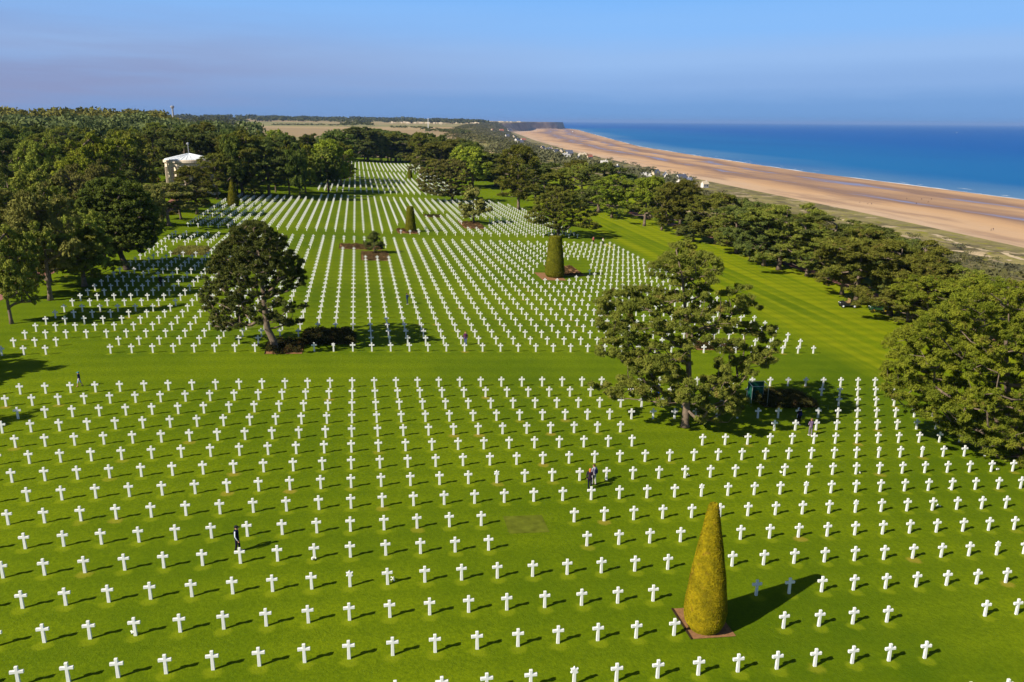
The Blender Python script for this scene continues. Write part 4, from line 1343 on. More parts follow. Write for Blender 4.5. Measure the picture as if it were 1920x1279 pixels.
def bevelled(name, outl, depth, b=0.012):
    import bmesh
    V, F = slab(outl, depth)
    bm = bmesh.new()
    vs_ = [bm.verts.new(v) for v in V]
    for f in F: bm.faces.new([vs_[i] for i in f])
    bm.normal_update()
    bmesh.ops.recalc_face_normals(bm, faces=bm.faces)
    bmesh.ops.bevel(bm, geom=list(bm.edges), offset=b, segments=1, affect='EDGES', profile=0.5)
    me = bpy.data.meshes.new(name); bm.to_mesh(me); bm.free()
    me.materials.append(M['marble'])
    return me


CROSS_ME = bevelled('cross_gravestone', cross_outline(), 0.115)
STAR_ME = bevelled('star_gravestone', star_outline(), 0.115)
ORD = ['zeroth', 'first', 'second', 'third', 'fourth', 'fifth', 'sixth', 'seventh', 'eighth', 'ninth', 'tenth', 'eleventh', 'twelfth', 'thirteenth', 'fourteenth', 'fifteenth', 'sixteenth', 'seventeenth', 'eighteenth', 'nineteenth']
TENS = {2: ('twenty', 'twentieth'), 3: ('thirty', 'thirtieth'), 4: ('forty', 'fortieth')}
def ordinal(n):
    if n < 20: return ORD[n]
    t_, u_ = divmod(n, 10)
    return TENS[t_][1] if u_ == 0 else TENS[t_][0] + '-' + ORD[u_]
vis = [i for i, g in enumerate(graves) if -6 < g[5] < 1926 and proj((g[2], g[3], g[4] + 1.07))[1] < 1279]
near = sorted([i for i in vis if i not in star_ids], key=lambda i: graves[i][3])[:300]
near_set = set(near)
vrows = sorted({graves[i][1] for i in vis})
rank_in_row = {}
for r in vrows:
    for k, i in enumerate(sorted([i for i in vis if graves[i][1] == r], key=lambda i: graves[i][5])): rank_in_row[i] = k + 1
rg = random.Random(4)
for i in near:
    g = graves[i]
    o = bpy.data.objects.new('cross_gravestone', CROSS_ME)
    o.location = (g[2] + rg.uniform(-0.012, 0.012), g[3] + rg.uniform(-0.015, 0.015), g[4])
    o.rotation_euler = (rg.uniform(-0.008, 0.008), rg.uniform(-0.008, 0.008), rg.uniform(-0.03, 0.03))
    COL.objects.link(o)
    tag(o, 'white marble cross, %s from the left in the %s row from the front' % (ordinal(rank_in_row[i]), ordinal(vrows.index(g[1]) + 1)), 'gravestone', 'white marble crosses of the nearest block')
for i in sorted(star_ids):
    g = graves[i]
    o = bpy.data.objects.new('star_gravestone', STAR_ME)
    o.location = (g[2], g[3], g[4]); COL.objects.link(o)
    k = rank_in_row.get(i, 1)
    tag(o, 'white marble six-pointed star stone, %s from the left in the %s row from the front' % (ordinal(k), ordinal(vrows.index(g[1]) + 1) if g[1] in vrows else 'front'), 'gravestone', 'white marble star stones')
# every other cross, beyond the three hundred that show largest
rest = [g for i, g in enumerate(graves) if i not in near_set and i not in star_ids]
ol = cross_outline(); cv, cf_ = slab(ol, 0.115)
cv = np.array(cv)
RV = []; RF = []
for g in rest:
    a = rg.uniform(-0.03, 0.03); q = cv.copy()
    q[:, 0], q[:, 1] = cv[:, 0] * math.cos(a) - cv[:, 1] * math.sin(a), cv[:, 0] * math.sin(a) + cv[:, 1] * math.cos(a)
    o = len(RV) * len(cv)
    RV.append(q + np.array([g[2], g[3], g[4]]))
    RF += [tuple(k + o for k in f) for f in cf_]
tag(link('cross_gravestones', mesh_from('cross_gravestones', np.concatenate(RV), RF), M['marble']),
    'thousands of white marble crosses in straight rows beyond the nearest rows', 'gravestones', 'white marble crosses of the farther blocks', 'stuff')
print('graves', len(graves), 'stars', len(star_ids), 'rows', len(vrows))


# ------------------------------------------------------------------ clipped yews and flower beds
def topiary(x, yb, yt, w_top, w_bot, shape, mat, label, n_leaf, leaf, tuck=0.8, seed=1):
    Pp = at(x, yb); dist = math.hypot(Pp.x, Pp.y)
    h = height_to(Pp, yt); rt, rb = w_top * dist / FPX / 2, w_bot * dist / FPX / 2
    o = empty('topiary_yew', Pp); tag(o, label, 'topiary', 'clipped yews among the graves')
    if shape == 'cone':
        prof = [(rb * 0.70, 0.05), (rb * tuck, 0.03 * h), (rb * 0.96, 0.08 * h), (rb, 0.15 * h), (rb * 0.95, 0.27 * h), (rb + (rt - rb) * 0.36, 0.5 * h), (rb + (rt - rb) * 0.70, 0.75 * h), (rt * 1.06, 0.94 * h), (rt * 0.92, 0.975 * h), (rt * 0.6, 0.995 * h), (0.01, h)]
    else:
        prof = [(rb * 0.75, 0.05), (rb * 0.93, 0.05 * h), (rb, 0.14 * h), (rb + (rt - rb) * 0.45, 0.5 * h), (rt * 1.03, 0.97 * h), (rt * 0.9, 0.995 * h), (0.01, h)]
    rn = np.random.default_rng(seed)
    pr = np.array(prof)
    MB().lathe([(a * 0.97, b) for a, b in prof], n=40).build('inner_growth', mat, o, True)
    seg = np.linalg.norm(np.diff(pr, axis=0), axis=1) * (pr[:-1, 0] + pr[1:, 0])
    k = rn.choice(len(seg), n_leaf, p=seg / seg.sum()); f = rn.random(n_leaf)
    R = pr[k, 0] * (1 - f) + pr[k + 1, 0] * f; Z = pr[k, 1] * (1 - f) + pr[k + 1, 1] * f
    A = rn.uniform(0, 2 * math.pi, n_leaf)
    bump = 1 + 0.028 * np.sin(A * 3 + Z * 1.1) * np.sin(Z * 2.3 + A) + rn.normal(size=n_leaf) * 0.008
    V, F = tri_leaves(np.stack([R * bump * np.cos(A), R * bump * np.sin(A), Z], -1), leaf, rn, N=np.stack([np.cos(A), np.sin(A), np.where(Z > 0.97 * h, 3.0, 0.25)], -1), wild=0.45)
    link('foliage', mesh_from('foliage', V, F), mat, o)
    MB().tube([(0, 0, -0.1), (0, 0, 0.6)], [rb * 0.22, rb * 0.18], 8).build('trunk', M['bark_dark'], o)
    return Pp


topiary(1320, 1176, 943, 22, 86, 'cone', M['yew'], 'golden cone shaped clipped yew in front, on a brown soil square', 70000, 0.06, seed=41)
topiary(1040, 519, 442, 23, 37, 'flat', M['yew_green'], 'tall flat topped clipped yew before the forked pine', 9000, 0.14, seed=42)
topiary(770, 434, 387, 11.5, 20, 'flat', M['yew_green'], 'flat topped clipped yew in the middle distance beside a soil bed', 6000, 0.2, seed=43)
topiary(438, 386, 337, 5, 19, 'cone', M['yew_green'], 'slim pointed clipped yew at the top left of the third block', 6000, 0.2, seed=44)
topiary(769, 335, 319, 6.5, 8, 'flat', M['yew_green'], 'smallest clipped yew among the last rows', 2500, 0.3, seed=45)


def lat_bed(c0, c1, r0, r1, label, plants=0, m='bedplant', hgt=0.35, edge=True, seed=0, density=90):
    u0, v0 = lat(c0, r0); u1, v1 = lat(c1, r1)
    Pp = Vector(((u0 + u1) / 2, (v0 + v1) / 2, gz((u0 + u1) / 2, (v0 + v1) / 2)))
    o = empty('flower_bed', Pp); tag(o, label, 'flower bed')
    s = sheet('soil', [(u0, v0), (u1, v0), (u1, v1), (u0, v1)], M['soil'], 0.035)
    me = s.data
    for vv in me.vertices: vv.co -= Pp
    s.parent = o
    if edge:
        b = MB()
        for k in range(6):
            a0, a1 = k / 6, (k + 1) / 6
            q0 = (u0 - 0.04, v0 + (v1 - v0) * a0); q1 = (u0 - 0.04, v0 + (v1 - v0) * a1)
            b.tube([(q0[0] - Pp.x, q0[1] - Pp.y, gz(*q0) + 0.04 - Pp.z), (q1[0] - Pp.x, q1[1] - Pp.y, gz(*q1) + 0.04 - Pp.z)], 0.06, 5)
        b.build('turf_edge', M['soil_edge'], o)
    if plants:
        rn = np.random.default_rng(seed)
        c = np.stack([rn.uniform(u0 + .25, u1 - .25, plants), rn.uniform(v0 + .25, v1 - .25, plants)], -1)
        z = ground_z(c[:, 0], c[:, 1])
        cen = [(a - Pp.x, b_ - Pp.y, zz - Pp.z) for (a, b_), zz in zip(c, z)]
        rr = [(hgt * rn.uniform(.7, 1.2), hgt * rn.uniform(.7, 1.2), hgt * rn.uniform(.6, 1.3)) for _ in range(plants)]
        V, F = scatter_bush(density, cen, rr, None, 0.12, rn)
        link('plants', mesh_from('plants', V, F), M[m], o)
    return o


def px_bed(x0, y0, x1, y1, label, plants, m='bedplant', hgt=0.35, seed=0, density=90, edge=True):
    a, b = at(x0, y1), at(x1, y1); c = at(0.5 * (x0 + x1), y0)
    c0, c1 = (a.x - ORG_U) / STEP_U, (b.x - ORG_U) / STEP_U
    return lat_bed(c0, c1, (0.5 * (a.y + b.y) - ORG_V) / STEP_V, (c.y - ORG_V) / STEP_V, label, plants, m, hgt, edge, seed, density)


a, b, c = at(1300, 1202), at(1378, 1191), at(1262, 1142)
lat_bed((a.x - ORG_U) / STEP_U, (b.x - ORG_U) / STEP_U, (0.5 * (a.y + b.y) - ORG_V) / STEP_V, (c.y - ORG_V) / STEP_V, 'bare brown soil square under the golden cone yew')
px_bed(636, 458, 716, 468, 'long reddish flower bed left of the tiny dark tree', 220, seed=1, hgt=0.3)
px_bed(678, 472, 732, 489, 'reddish flower bed in front of the tiny dark tree', 260, seed=2, hgt=0.3)
px_bed(318, 464, 384, 478, 'shaded bed of yellow and orange plants in the left rows', 260, 'autumn', 0.6, 3)
px_bed(872, 416, 912, 429, 'brown soil bed under the small round headed tree', 160, seed=4)
px_bed(798, 403, 832, 408, 'narrow bed in the third block below the spreading tree', 90, 'shrub', seed=5)
px_bed(746, 430, 784, 438, 'soil bed at the foot of the middle distance yew', 60, seed=6)
px_bed(1044, 499, 1098, 517, 'reddish bed behind the tall flat topped yew', 150, seed=7, hgt=0.25)
px_bed(1018, 512, 1062, 526, 'sandy soil ring under the tall flat topped yew', 0, seed=8, edge=False)
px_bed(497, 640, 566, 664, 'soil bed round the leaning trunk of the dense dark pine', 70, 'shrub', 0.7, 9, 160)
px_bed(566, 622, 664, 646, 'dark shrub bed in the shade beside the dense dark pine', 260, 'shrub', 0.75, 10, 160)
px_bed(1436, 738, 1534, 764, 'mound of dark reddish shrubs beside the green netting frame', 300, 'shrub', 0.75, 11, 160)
px_bed(1308, 640, 1400, 657, 'reddish bed half hidden behind the tall open pine', 90, 'shrub', seed=12, hgt=0.5)


M['worn'] = plain('worn_turf', (0.115, 0.135, 0.012, 1), 0.95, 0.05, amt=0.3, scale=1.5)
a, b, c = at(955, 1001), at(1030, 997), at(985, 967)
tag(sheet('grass_patch', [(a.x, a.y), (b.x, a.y), (b.x, c.y), (a.x, c.y)], M['worn'], 0.012), 'worn square of turf in the gap between front crosses', 'turf', kind='structure')


# ------------------------------------------------------------------ round chapel
PC = at_dist(355, 272)
ch = empty('round_chapel', PC, 0.25); tag(ch, 'round limestone chapel with low white conical roof among the left trees', 'chapel')
Rr = 41 * 272 / FPX
z_e = height_to(PC, 303.5); z_f = height_to(PC, 298.5); z_a = height_to(PC, 287.5); z_t = height_to(PC, 267)
MB().lathe([(0.1, 0), (Rr * 1.12, 0), (Rr * 1.12, 0.35), (Rr * 1.06, 0.352), (Rr * 1.06, 0.7), (Rr * 1.0, 0.702), (Rr * 1.0, 1.05), (0.1, 1.052)], n=48).build('steps', M['limestone'], ch)
op = z_e - 1.3
for k in range(12):
    a = 2 * math.pi * k / 12
    MB().box((math.cos(a) * Rr * 0.90, math.sin(a) * Rr * 0.90, (1.05 + op) / 2), (1.0, Rr * 0.25, op - 1.05), a).build('pier', M['limestone'], ch)
MB().lathe([(Rr * 0.84, op), (Rr * 0.965, op), (Rr * 0.965, z_e), (Rr * 1.02, z_e + 0.01), (Rr * 1.02, z_f - 0.15), (Rr * 0.98, z_f - 0.149), (Rr * 0.98, z_f), (Rr * 0.8, z_f), (Rr * 0.8, op), (Rr * 0.84, op)], n=64).build('entablature', M['limestone'], ch)
MB().lathe([(Rr * 0.33, 1.05), (Rr * 0.33, op + 0.4)], n=32).build('inner_wall', M['limestone'], ch)
rf = MB().lathe([(Rr * 0.97, z_f + 0.003), (Rr * 0.97, z_f + 0.12), (Rr * 0.5, z_f + (z_a - z_f) * 0.52), (0.12, z_a)], n=64).build('roof', M['lead_roof'], ch)
sm = MB()
for k in range(32):
    a = 2 * math.pi * k / 32
    sm.tube([(math.cos(a) * Rr * 0.96, math.sin(a) * Rr * 0.96, z_f + 0.16), (math.cos(a) * Rr * .5, math.sin(a) * Rr * .5, z_f + (z_a - z_f) * 0.52 + 0.05), (math.cos(a) * 0.2, math.sin(a) * 0.2, z_a)], 0.06, 4)
sm.build('standing_seams', M['lead_roof'], rf)
fn = MB().tube([(0, 0, z_a - 0.1), (0, 0, z_t - 0.5)], [0.14, 0.07], 8)
fn.ball((0, 0, z_t - 0.4), 0.4); fn.build('finial', M['concrete'], ch, True)


# ------------------------------------------------------------------ beach houses
def house(x, y, wpx, wall, roof, rz, label, storeys=1.6):
    Pp = at(x, y)
    dist = math.hypot(Pp.x, Pp.y); W = max(6.0, wpx * dist / FPX); D = W * 0.62; H = 2.7 * storeys; R_ = D * 0.55
    o = empty('beach_house', Pp, rz); tag(o, label, 'house', 'houses along the beach')
    b = MB().box((0, 0, H / 2), (W, D, H))
    b.add([(-W / 2, -D / 2, H), (-W / 2, D / 2, H), (-W / 2, 0, H + R_), (W / 2, -D / 2, H), (W / 2, D / 2, H), (W / 2, 0, H + R_)], [(0, 2, 1), (3, 4, 5)])
    b.build('wall', wall, o)
    e = 0.5; s = R_ / (D / 2)
    q = MB()
    for sg in (-1, 1):
        q.add([(-W / 2 - e, sg * (D / 2 + e), H - e * s + 0.06), (W / 2 + e, sg * (D / 2 + e), H - e * s + 0.06), (W / 2 + e, 0, H + R_ + 0.1), (-W / 2 - e, 0, H + R_ + 0.1),
               (-W / 2 - e, sg * (D / 2 + e), H - e * s + 0.26), (W / 2 + e, sg * (D / 2 + e), H - e * s + 0.26), (W / 2 + e, 0, H + R_ + 0.3), (-W / 2 - e, 0, H + R_ + 0.3)],
              [(0, 1, 2, 3), (4, 5, 6, 7), (0, 1, 5, 4), (0, 3, 7, 4), (1, 2, 6, 5)])
    r = q.build('roof', roof, o)
    MB().box((W * 0.3, 0, H + R_ + 0.4), (0.8, 0.8, 1.4)).build('chimney', wall, r)
    for k in range(max(2, int(W / 3.2))):
        xx = -W / 2 + W * (k + 0.5) / max(2, int(W / 3.2))
        MB().box((xx, -D / 2 - 0.02, H * 0.52), (1.0, 0.08, 1.3)).build('window', M['glass_dark'], o)
    return o


for x, y, w, wa, ro, rz, lab in HOUSES:
    house(x, y, w, wa, ro, rz, lab)
fv_ = MB()
for _ in range(80):
    x = r_.uniform(735, 1005)
    if x < 900: q = at_dist(x, r_.uniform(3600, 4300))
    else:
        q = at_dist(x, r_.uniform(5600, 6400))
        if q.x > float(c_cr(q.y)) - 15: continue
    w_ = r_.uniform(6, 13); fv_.box((q.x, q.y, q.z + 2.5), (w_, w_ * 0.7, 5), 0)
    fv_.add([(q.x - w_ / 2, q.y - w_ * .35, q.z + 5.02), (q.x + w_ / 2, q.y - w_ * .35, q.z + 5.02), (q.x + w_ / 2, q.y + w_ * .35, q.z + 5.02), (q.x - w_ / 2, q.y + w_ * .35, q.z + 5.02), (q.x - w_ / 2, q.y, q.z + 7.5), (q.x + w_ / 2, q.y, q.z + 7.5)],
            [(0, 1, 5, 4), (2, 3, 4, 5), (0, 4, 3), (1, 2, 5)])
tag(fv_.build('far_village', M['house_wall2']), 'pale specks of a far village on the plateau above the cliff', 'village', kind='stuff')

# water tower, mast, boats
q = at_dist(333, 3000); h = height_to(q, 197)
o = empty('water_tower', q); tag(o, 'grey water tower on the skyline above the chapel', 'tower')
MB().lathe([(3.6, 0), (2.8, h * 0.75), (2.9, h * 0.8)], n=16).build('shaft', M['concrete'], o, True)
MB().lathe([(2.9, h * 0.8), (6.0, h * 0.86), (6.2, h * 0.93), (5.0, h * 0.96), (0.1, h * 0.965)], n=20).build('tank', M['concrete'], o)
MB().tube([(0, 0, h * 0.96), (0, 0, h)], 0.5, 6).build('antenna', M['concrete'], o)
q = at(803, 243); h = height_to(q, 222)
o = empty('radio_mast', q); tag(o, 'thin white mast standing in the far fields', 'mast')
MB().tube([(0, 0, 0), (0, 0, h)], [0.9, 0.55], 8).build('pole', M['steel'], o)
MB().box((0, 0, h * 0.97), (2.2, 2.2, 1.4)).build('head', M['steel'], o)
for x, y, lab in ((1794, 249.3, 'small white boat far out on the sea'), (1074, 247.5, 'small white boat near the far cliff')):
    d = ray(x, y); s = (SEA_Z - CAM_H) / d[2]
    o = empty('motor_boat', (d[0] * s, d[1] * s, SEA_Z), 0.6); tag(o, lab, 'boat')
    W = 7.0 if x > 1500 else 6.0
    b = MB(); b.add([(-W, -2, -.5), (W * .6, -2, -.5), (W * 1.2, 0, -.2), (W * .6, 2, -.5), (-W, 2, -.5), (-W, -2.6, 2), (W * .6, -2.6, 2.2), (W * 1.4, 0, 2.8), (W * .6, 2.6, 2.2), (-W, 2.6, 2)],
                    [(4, 3, 2, 1, 0), (5, 6, 7, 8, 9), (0, 1, 6, 5), (1, 2, 7, 6), (2, 3, 8, 7), (3, 4, 9, 8), (4, 0, 5, 9)])
    b.build('hull', M['steel'], o)
    MB().box((-1, 0, 3.6), (W * .8, 3.4, 2.9), 0, 0.85).build('cabin', M['steel'], o)

# ------------------------------------------------------------------ netting frame, rope, vehicles, flowers
PA, PB, PD = at(1408, 762), at(1436, 766), at(1441, 752)
o = empty('netting_frame', PA); tag(o, 'green netting frame of pale poles round a small shrub', 'frame')
dx = Vector((PB.x - PA.x, PB.y - PA.y, 0)); W = 1.75; Dp = 1.55; Hh = 2.15
cs = [(0, 0), (W, -0.1), (W + 0.35, Dp), (0.35, Dp + 0.1)]
for c in cs: MB().tube([(c[0], c[1], 0), (c[0], c[1], Hh)], 0.03, 6).build('post', M['pole'], o)
rl = MB()
for k in range(4): rl.tube([cs[k] + (Hh,), cs[(k + 1) % 4] + (Hh,)], 0.03, 6)
rl.build('top_rail', M['pole'], o)
for k in (2, 3):
    a, b = np.array(cs[k]), np.array(cs[(k + 1) % 4]); mid = (a + b) / 2; L = np.linalg.norm(b - a)
    MB().box((mid[0], mid[1], Hh / 2), (L - 0.08, 0.02, Hh - 0.1), math.atan2(b[1] - a[1], b[0] - a[0])).build('net_panel', M['green_net'], o)
rn = np.random.default_rng(61)
Pq = Vector((PA.x + 1.0, PA.y + 0.6, gz(PA.x + 1.0, PA.y + 0.6)))
V, F = scatter_bush(260, [(0, 0, 0.3), (0.1, 0, 0.8), (-.1, .05, 1.2)], [(0.45, 0.4, 0.5), (0.35, .3, .5), (.22, .22, .35)], None, 0.1, rn)
tag(link('young_shrub', mesh_from('young_shrub', V, F), M['autumn']), 'young orange shrub inside the green netting frame', 'shrub').location = Pq

a, b = at(1137, 463), at(1148, 469)
o = empty('rope_barrier', a); tag(o, 'low yellow rope between two stakes at the block corner', 'rope barrier')
for p in (a, b): MB().tube([(p.x - a.x, p.y - a.y, p.z - a.z - .1), (p.x - a.x, p.y - a.y, p.z - a.z + .8)], 0.05, 6).build('stake', M['rope'], o)
MB().tube([tuple(Vector((0, 0, .75)) + (b - a) * f + Vector((0, 0, -.5 * f * (1 - f)))) for f in np.linspace(0, 1, 7)], 0.05, 5).build('rope', M['rope'], o)


def vehicle(P, rz, body, label, canopy, seatm, hub):
    o = empty('utility_vehicle', P, rz); tag(o, label, 'utility vehicle', 'utility vehicles parked under the pines')
    b = MB().box((0, 0, .55), (2.7, 1.25, .35)); b.add([(.55, -.6, .725), (1.4, -.55, .725), (1.4, .55, .725), (.55, .6, .725), (.62, -.55, 1.05), (1.3, -.48, .92), (1.3, .48, .92), (.62, .55, 1.05)],
        [(4, 5, 6, 7), (0, 1, 5, 4), (1, 2, 6, 5), (2, 3, 7, 6), (3, 0, 4, 7)])
    b.build('body', body, o)
    cb = MB().box((-.85, 0, .78), (1.15, 1.3, .08))
    for yy in (-.63, .63): cb.box((-.85, yy, .97), (1.15, .05, .3))
    cb.box((-1.40, 0, .97), (.05, 1.2, .3)).box((-.30, 0, .97), (.05, 1.2, .3)); cb.build('cargo_bed', body, o)
    MB().box((.05, 0, .88), (.5, 1.1, .14)).box((-.17, 0, 1.2), (.1, 1.1, .55)).build('seat', seatm, o)
    for sx_ in (-.9, .95):
        for sy_ in (-.62, .62):
            w = MB(); w.lathe([(.16, -.12), (.27, -.12), (.31, -.07), (.31, .07), (.27, .12), (.16, .12)], n=18)
            w.V = [(v[0] + sx_, v[2] + sy_, v[1] + .31) for v in w.V]
            wo = w.build('wheel', M['rubber'], o)
            r = MB().lathe([(.01, -.1), (.165, -.1), (.165, .1), (.01, .1)], n=14); r.V = [(v[0] + sx_, v[2] + sy_, v[1] + .31) for v in r.V]
            r.build('rim', hub, wo)
    rl = MB()
    for yy in (-.55, .55): rl.tube([(.62, yy, .9), (.45, yy, 1.85), (-.25, yy, 1.9), (-.28, yy, .8)], .03, 6)
    rl.tube([(.45, -.55, 1.85), (.45, .55, 1.85)], .03, 6).tube([(-.25, -.55, 1.9), (-.25, .55, 1.9)], .03, 6); rl.build('roll_frame', M['black_paint'], o)
    st = MB().lathe([(.15, 0), (.18, .02), (.15, .04), (.12, .02), (.15, 0)], c=(.42, .28, 1.15), n=16).tube([(.6, .28, .9), (.42, .28, 1.16)], .02, 5); st.build('steering_wheel', M['black_paint'], o)
    for yy in (-.35, .35): MB().ball((1.40, yy, .82), .08, 8, 6).build('headlight', M['steel'], o)
    if canopy: MB().box((.1, 0, 1.94), (1.25, 1.3, .07)).build('canopy', M['black_paint'], o)
    return o


v2 = vehicle(at(1646, 584), 2.9, M['green_paint'], 'dark green utility vehicle with yellow wheel hubs and black canopy under a pine', True, M['black_paint'], M['yellow_paint'])
v1 = vehicle(at(1589, 576), 2.9, M['black_paint'], 'small dark utility vehicle with a tan seat at the lawn edge', False, M['tan_seat'], M['steel'])
for x, y, lab in [(251, 1188, 'white flowers at the foot of a cross near the front left'), (588, 1050, 'white posy left of a cross behind the front star stone'), (1290, 893, 'white posy beside a cross right of the standing couple'),
                  (1612, 888, 'white flowers between crosses below the plaid shirt'), (1464, 888, 'white posy left of a cross below the netting frame'), (1758, 951, 'row of white flowers at a cross by the right edge'),
                  (1869, 882, 'white flowers near the shade of the right pine'), (1780, 917, 'single white flower left of a cross at right'), (737, 1090, 'tiny white posy right of the second star stone')]:
    q = at(x, y); rn = np.random.default_rng(int(x))
    o = empty('flower_bouquet', q); tag(o, lab, 'flowers')
    b = MB()
    for _ in range(7): b.ball((rn.normal() * .07, rn.normal() * .07, rn.uniform(.08, .2)), .05, 6, 4)
    b.build('petals', M['petal'], o)
    V, F = scatter_bush(30, [(0, 0, 0)], [(.12, .12, .12)], None, .07, rn); link('leaves', mesh_from('leaves', V, F), M['oak'], o)


# ------------------------------------------------------------------ people
def caps(parts, rings=5, n=10):
    """tapered capsules (p0, r0, p1, r1) as one point set of closed shells"""
    mb = MB()
    for p0, r0, p1, r1 in parts:
        p0, p1 = np.array(p0, float), np.array(p1, float)
        ax = p1 - p0; L = np.linalg.norm(ax)
        d = ax / L if L > 1e-6 else np.array([0, 0, 1.0])
        pts, rad = [], []
        for k in range(rings):
            a = -math.pi / 2 + (math.pi / 2) * k / (rings - 1) * 0.98 + 0.02
            pts.append(p0 + d * r0 * math.sin(a)); rad.append(max(r0 * math.cos(a), 1e-3))
        for k in range(rings):
            a = (math.pi / 2) * k / (rings - 1) * 0.98
            pts.append(p1 + d * r1 * math.sin(a)); rad.append(max(r1 * math.cos(a), 1e-3))
        a_ = np.cross(d, (0, 0, 1.0) if abs(d[2]) < .9 else (1.0, 0, 0)); a_ /= np.linalg.norm(a_); b_ = np.cross(d, a_)
        V = []; F = []
        for p, r in zip(pts, rad):
            for k in range(n):
                t_ = 2 * math.pi * k / n; V.append(p + r * (math.cos(t_) * a_ + math.sin(t_) * b_))
        m = len(pts)
        for i in range(m - 1):
            for k in range(n): F.append((i * n + k, i * n + (k + 1) % n, (i + 1) * n + (k + 1) % n, (i + 1) * n + k))
        F.append(tuple(range(n))[::-1]); F.append(tuple(range((m - 1) * n, m * n)))
        mb.add(V, F)
    return mb


def skin_mesh(name, parts, m, parent, voxel):
    o = caps(parts).build(name, m, parent, True)
    r = o.modifiers.new('surface', 'REMESH'); r.mode = 'VOXEL'; r.voxel_size = voxel; r.use_smooth_shade = True
    return o


def person(P, yaw, h, label, top, legs, hair, shoes, stride=0.0, arms='down', cap_=None, shorts=False, extra=None, head_down=0.0, group='visitors among the graves', voxel=0.012, long_hair=False):
    """standing figure facing +Y before it is turned by yaw"""
    o = empty('person', P, yaw); o.scale = (h / 1.75,) * 3
    tag(o, label, 'person', group)
    hip = .92; sh = 1.42
    fl, frt = stride, -stride
    def leg(s, f):
        H = (s * .095, 0, hip); Kn = (s * .10, f * .55 + .03, .49); A = (s * .10, f - (.06 if f < -.1 else 0), .09 + (.05 if f < -.1 else 0))
        return H, Kn, A
    Lg = [leg(-1, fl), leg(1, frt)]
    def arm(s):
        Sh = (s * .19, 0, sh)
        if arms == 'down': E = (s * .25, -.03 + s * stride * .3, 1.13); W = (s * .24, .06 + s * stride * .5, .88)
        elif arms == 'behind': E = (s * .27, -.10, 1.14); W = (s * .06, -.17, .98)
        elif arms == 'up': E = (s * .24, .16, 1.16); W = (s * .07, .30, 1.42)
        elif arms == 'front': E = (s * .25, .04, 1.14); W = (s * .08, .26, 1.08)
        else: E = (s * .26, .0, 1.13); W = (s * .20, .14, .93)
        return Sh, E, W
    Ar = [arm(-1), arm(1)]
    hd = head_down
    N = (0, .01, 1.50); J = (0, .045 + hd * .5, 1.565 - hd * .3); Cn = (0, .0 + hd * .4, 1.645 - hd * .15)
    B = [((0, 0, 1.0), .12, (0, 0, 1.35), .13), ((-.11, 0, sh - .02), .06, (.11, 0, sh - .02), .06), ((0, 0, sh), .055, N, .052), (N, .052, Cn, .05),
         (Cn, .098, (0, -.015 + hd * .4, 1.64 - hd * .15), .098), (J, .062, (0, .03 + hd * .45, 1.60 - hd * .2), .078),
         ((0, .10 + hd * .5, 1.615 - hd * .3), .013, (0, .118 + hd * .5, 1.59 - hd * .3), .018), ((-.098, hd * .4, 1.62 - hd * .15), .022, (-.098, hd * .4, 1.60 - hd * .15), .016), ((.098, hd * .4, 1.62 - hd * .15), .022, (.098, hd * .4, 1.60 - hd * .15), .016)]
    for H, Kn, A in Lg: B += [(H, .082, Kn, .055), (Kn, .055, A, .038), (A, .04, (A[0], A[1] + .16, A[2] - .05), .035)]
    for s, (Sh, E, W) in zip((-1, 1), Ar):
        B += [(Sh, .052, E, .040), (E, .040, W, .028)]
        W_ = np.array(W); d = W_ - np.array(E); d /= np.linalg.norm(d); side = np.array([s * -.1, .99, 0.0]); side -= d * (side @ d); side /= np.linalg.norm(side); nrm = np.cross(d, side)
        B.append((W_, .026, W_ + d * .075, .032))
        for k, ln in enumerate((.062, .075, .080, .070)):
            root = W_ + d * .085 + side * (.030 - .020 * k); m1 = root + d * ln * .55; t1 = m1 + d * ln * .4 + nrm * .02 * s
            B += [(root, .0105, m1, .0095), (m1, .0095, t1, .008)]
        th = W_ + d * .03 + side * .03
        B.append((th, .012, th + d * .045 + side * .028, .0095))
    skin_mesh('body', B, M['skin'], o, voxel)
    for s in (-1, 1):
        MB().ball((s * .035, .088 + hd * .5, 1.645 - hd * .27), .011, 6, 4).build('eye', M['black_paint'], o)
    MB().ball((0, .098 + hd * .5, 1.555 - hd * .3), (.022, .008, .006), 6, 4).build('mouth', cloth(150, 80, 75), o)
    Tp = [((0, 0, .93), .15, (0, 0, 1.15), .145), ((0, 0, 1.15), .145, (0, 0, 1.36), .155), ((-.13, 0, sh - .02), .075, (.13, 0, sh - .02), .075), ((0, 0, sh), .085, (0, .005, 1.475), .062)]
    for Sh, E, W in Ar:
        Tp += [(Sh, .068, E, .055)]
        if top.get('sleeves', True): Tp += [(E, .055, tuple(np.array(E) + (np.array(W) - np.array(E)) * .93), .043)]
    skin_mesh(top.get('name', 'jacket'), Tp, top['m'], o, .016)
    Pt = [((-.06, 0, .93), .125, (.06, 0, .93), .125)]
    for H, Kn, A in Lg:
        Pt += [(H, .10, Kn, .072)] if shorts else [(H, .10, Kn, .072), (Kn, .072, (A[0], A[1], A[2] + .03), .056)]
    skin_mesh('shorts' if shorts else 'trousers', Pt, legs, o, .016)
    for H, Kn, A in Lg: skin_mesh('shoe', [((A[0], A[1] - .04, A[2] - .035), .05, (A[0], A[1] + .15, A[2] - .05), .042)], shoes, o, .014)
    hc = np.array((0, -.012 + hd * .4, 1.665 - hd * .15))
    Hh_ = [(hc, .104, hc + np.array((0, -.02, .005)), .102)]
    if long_hair: Hh_ += [(hc + np.array((0, -.04, -.03)), .095, hc + np.array((0, -.07, -.24)), .07)]
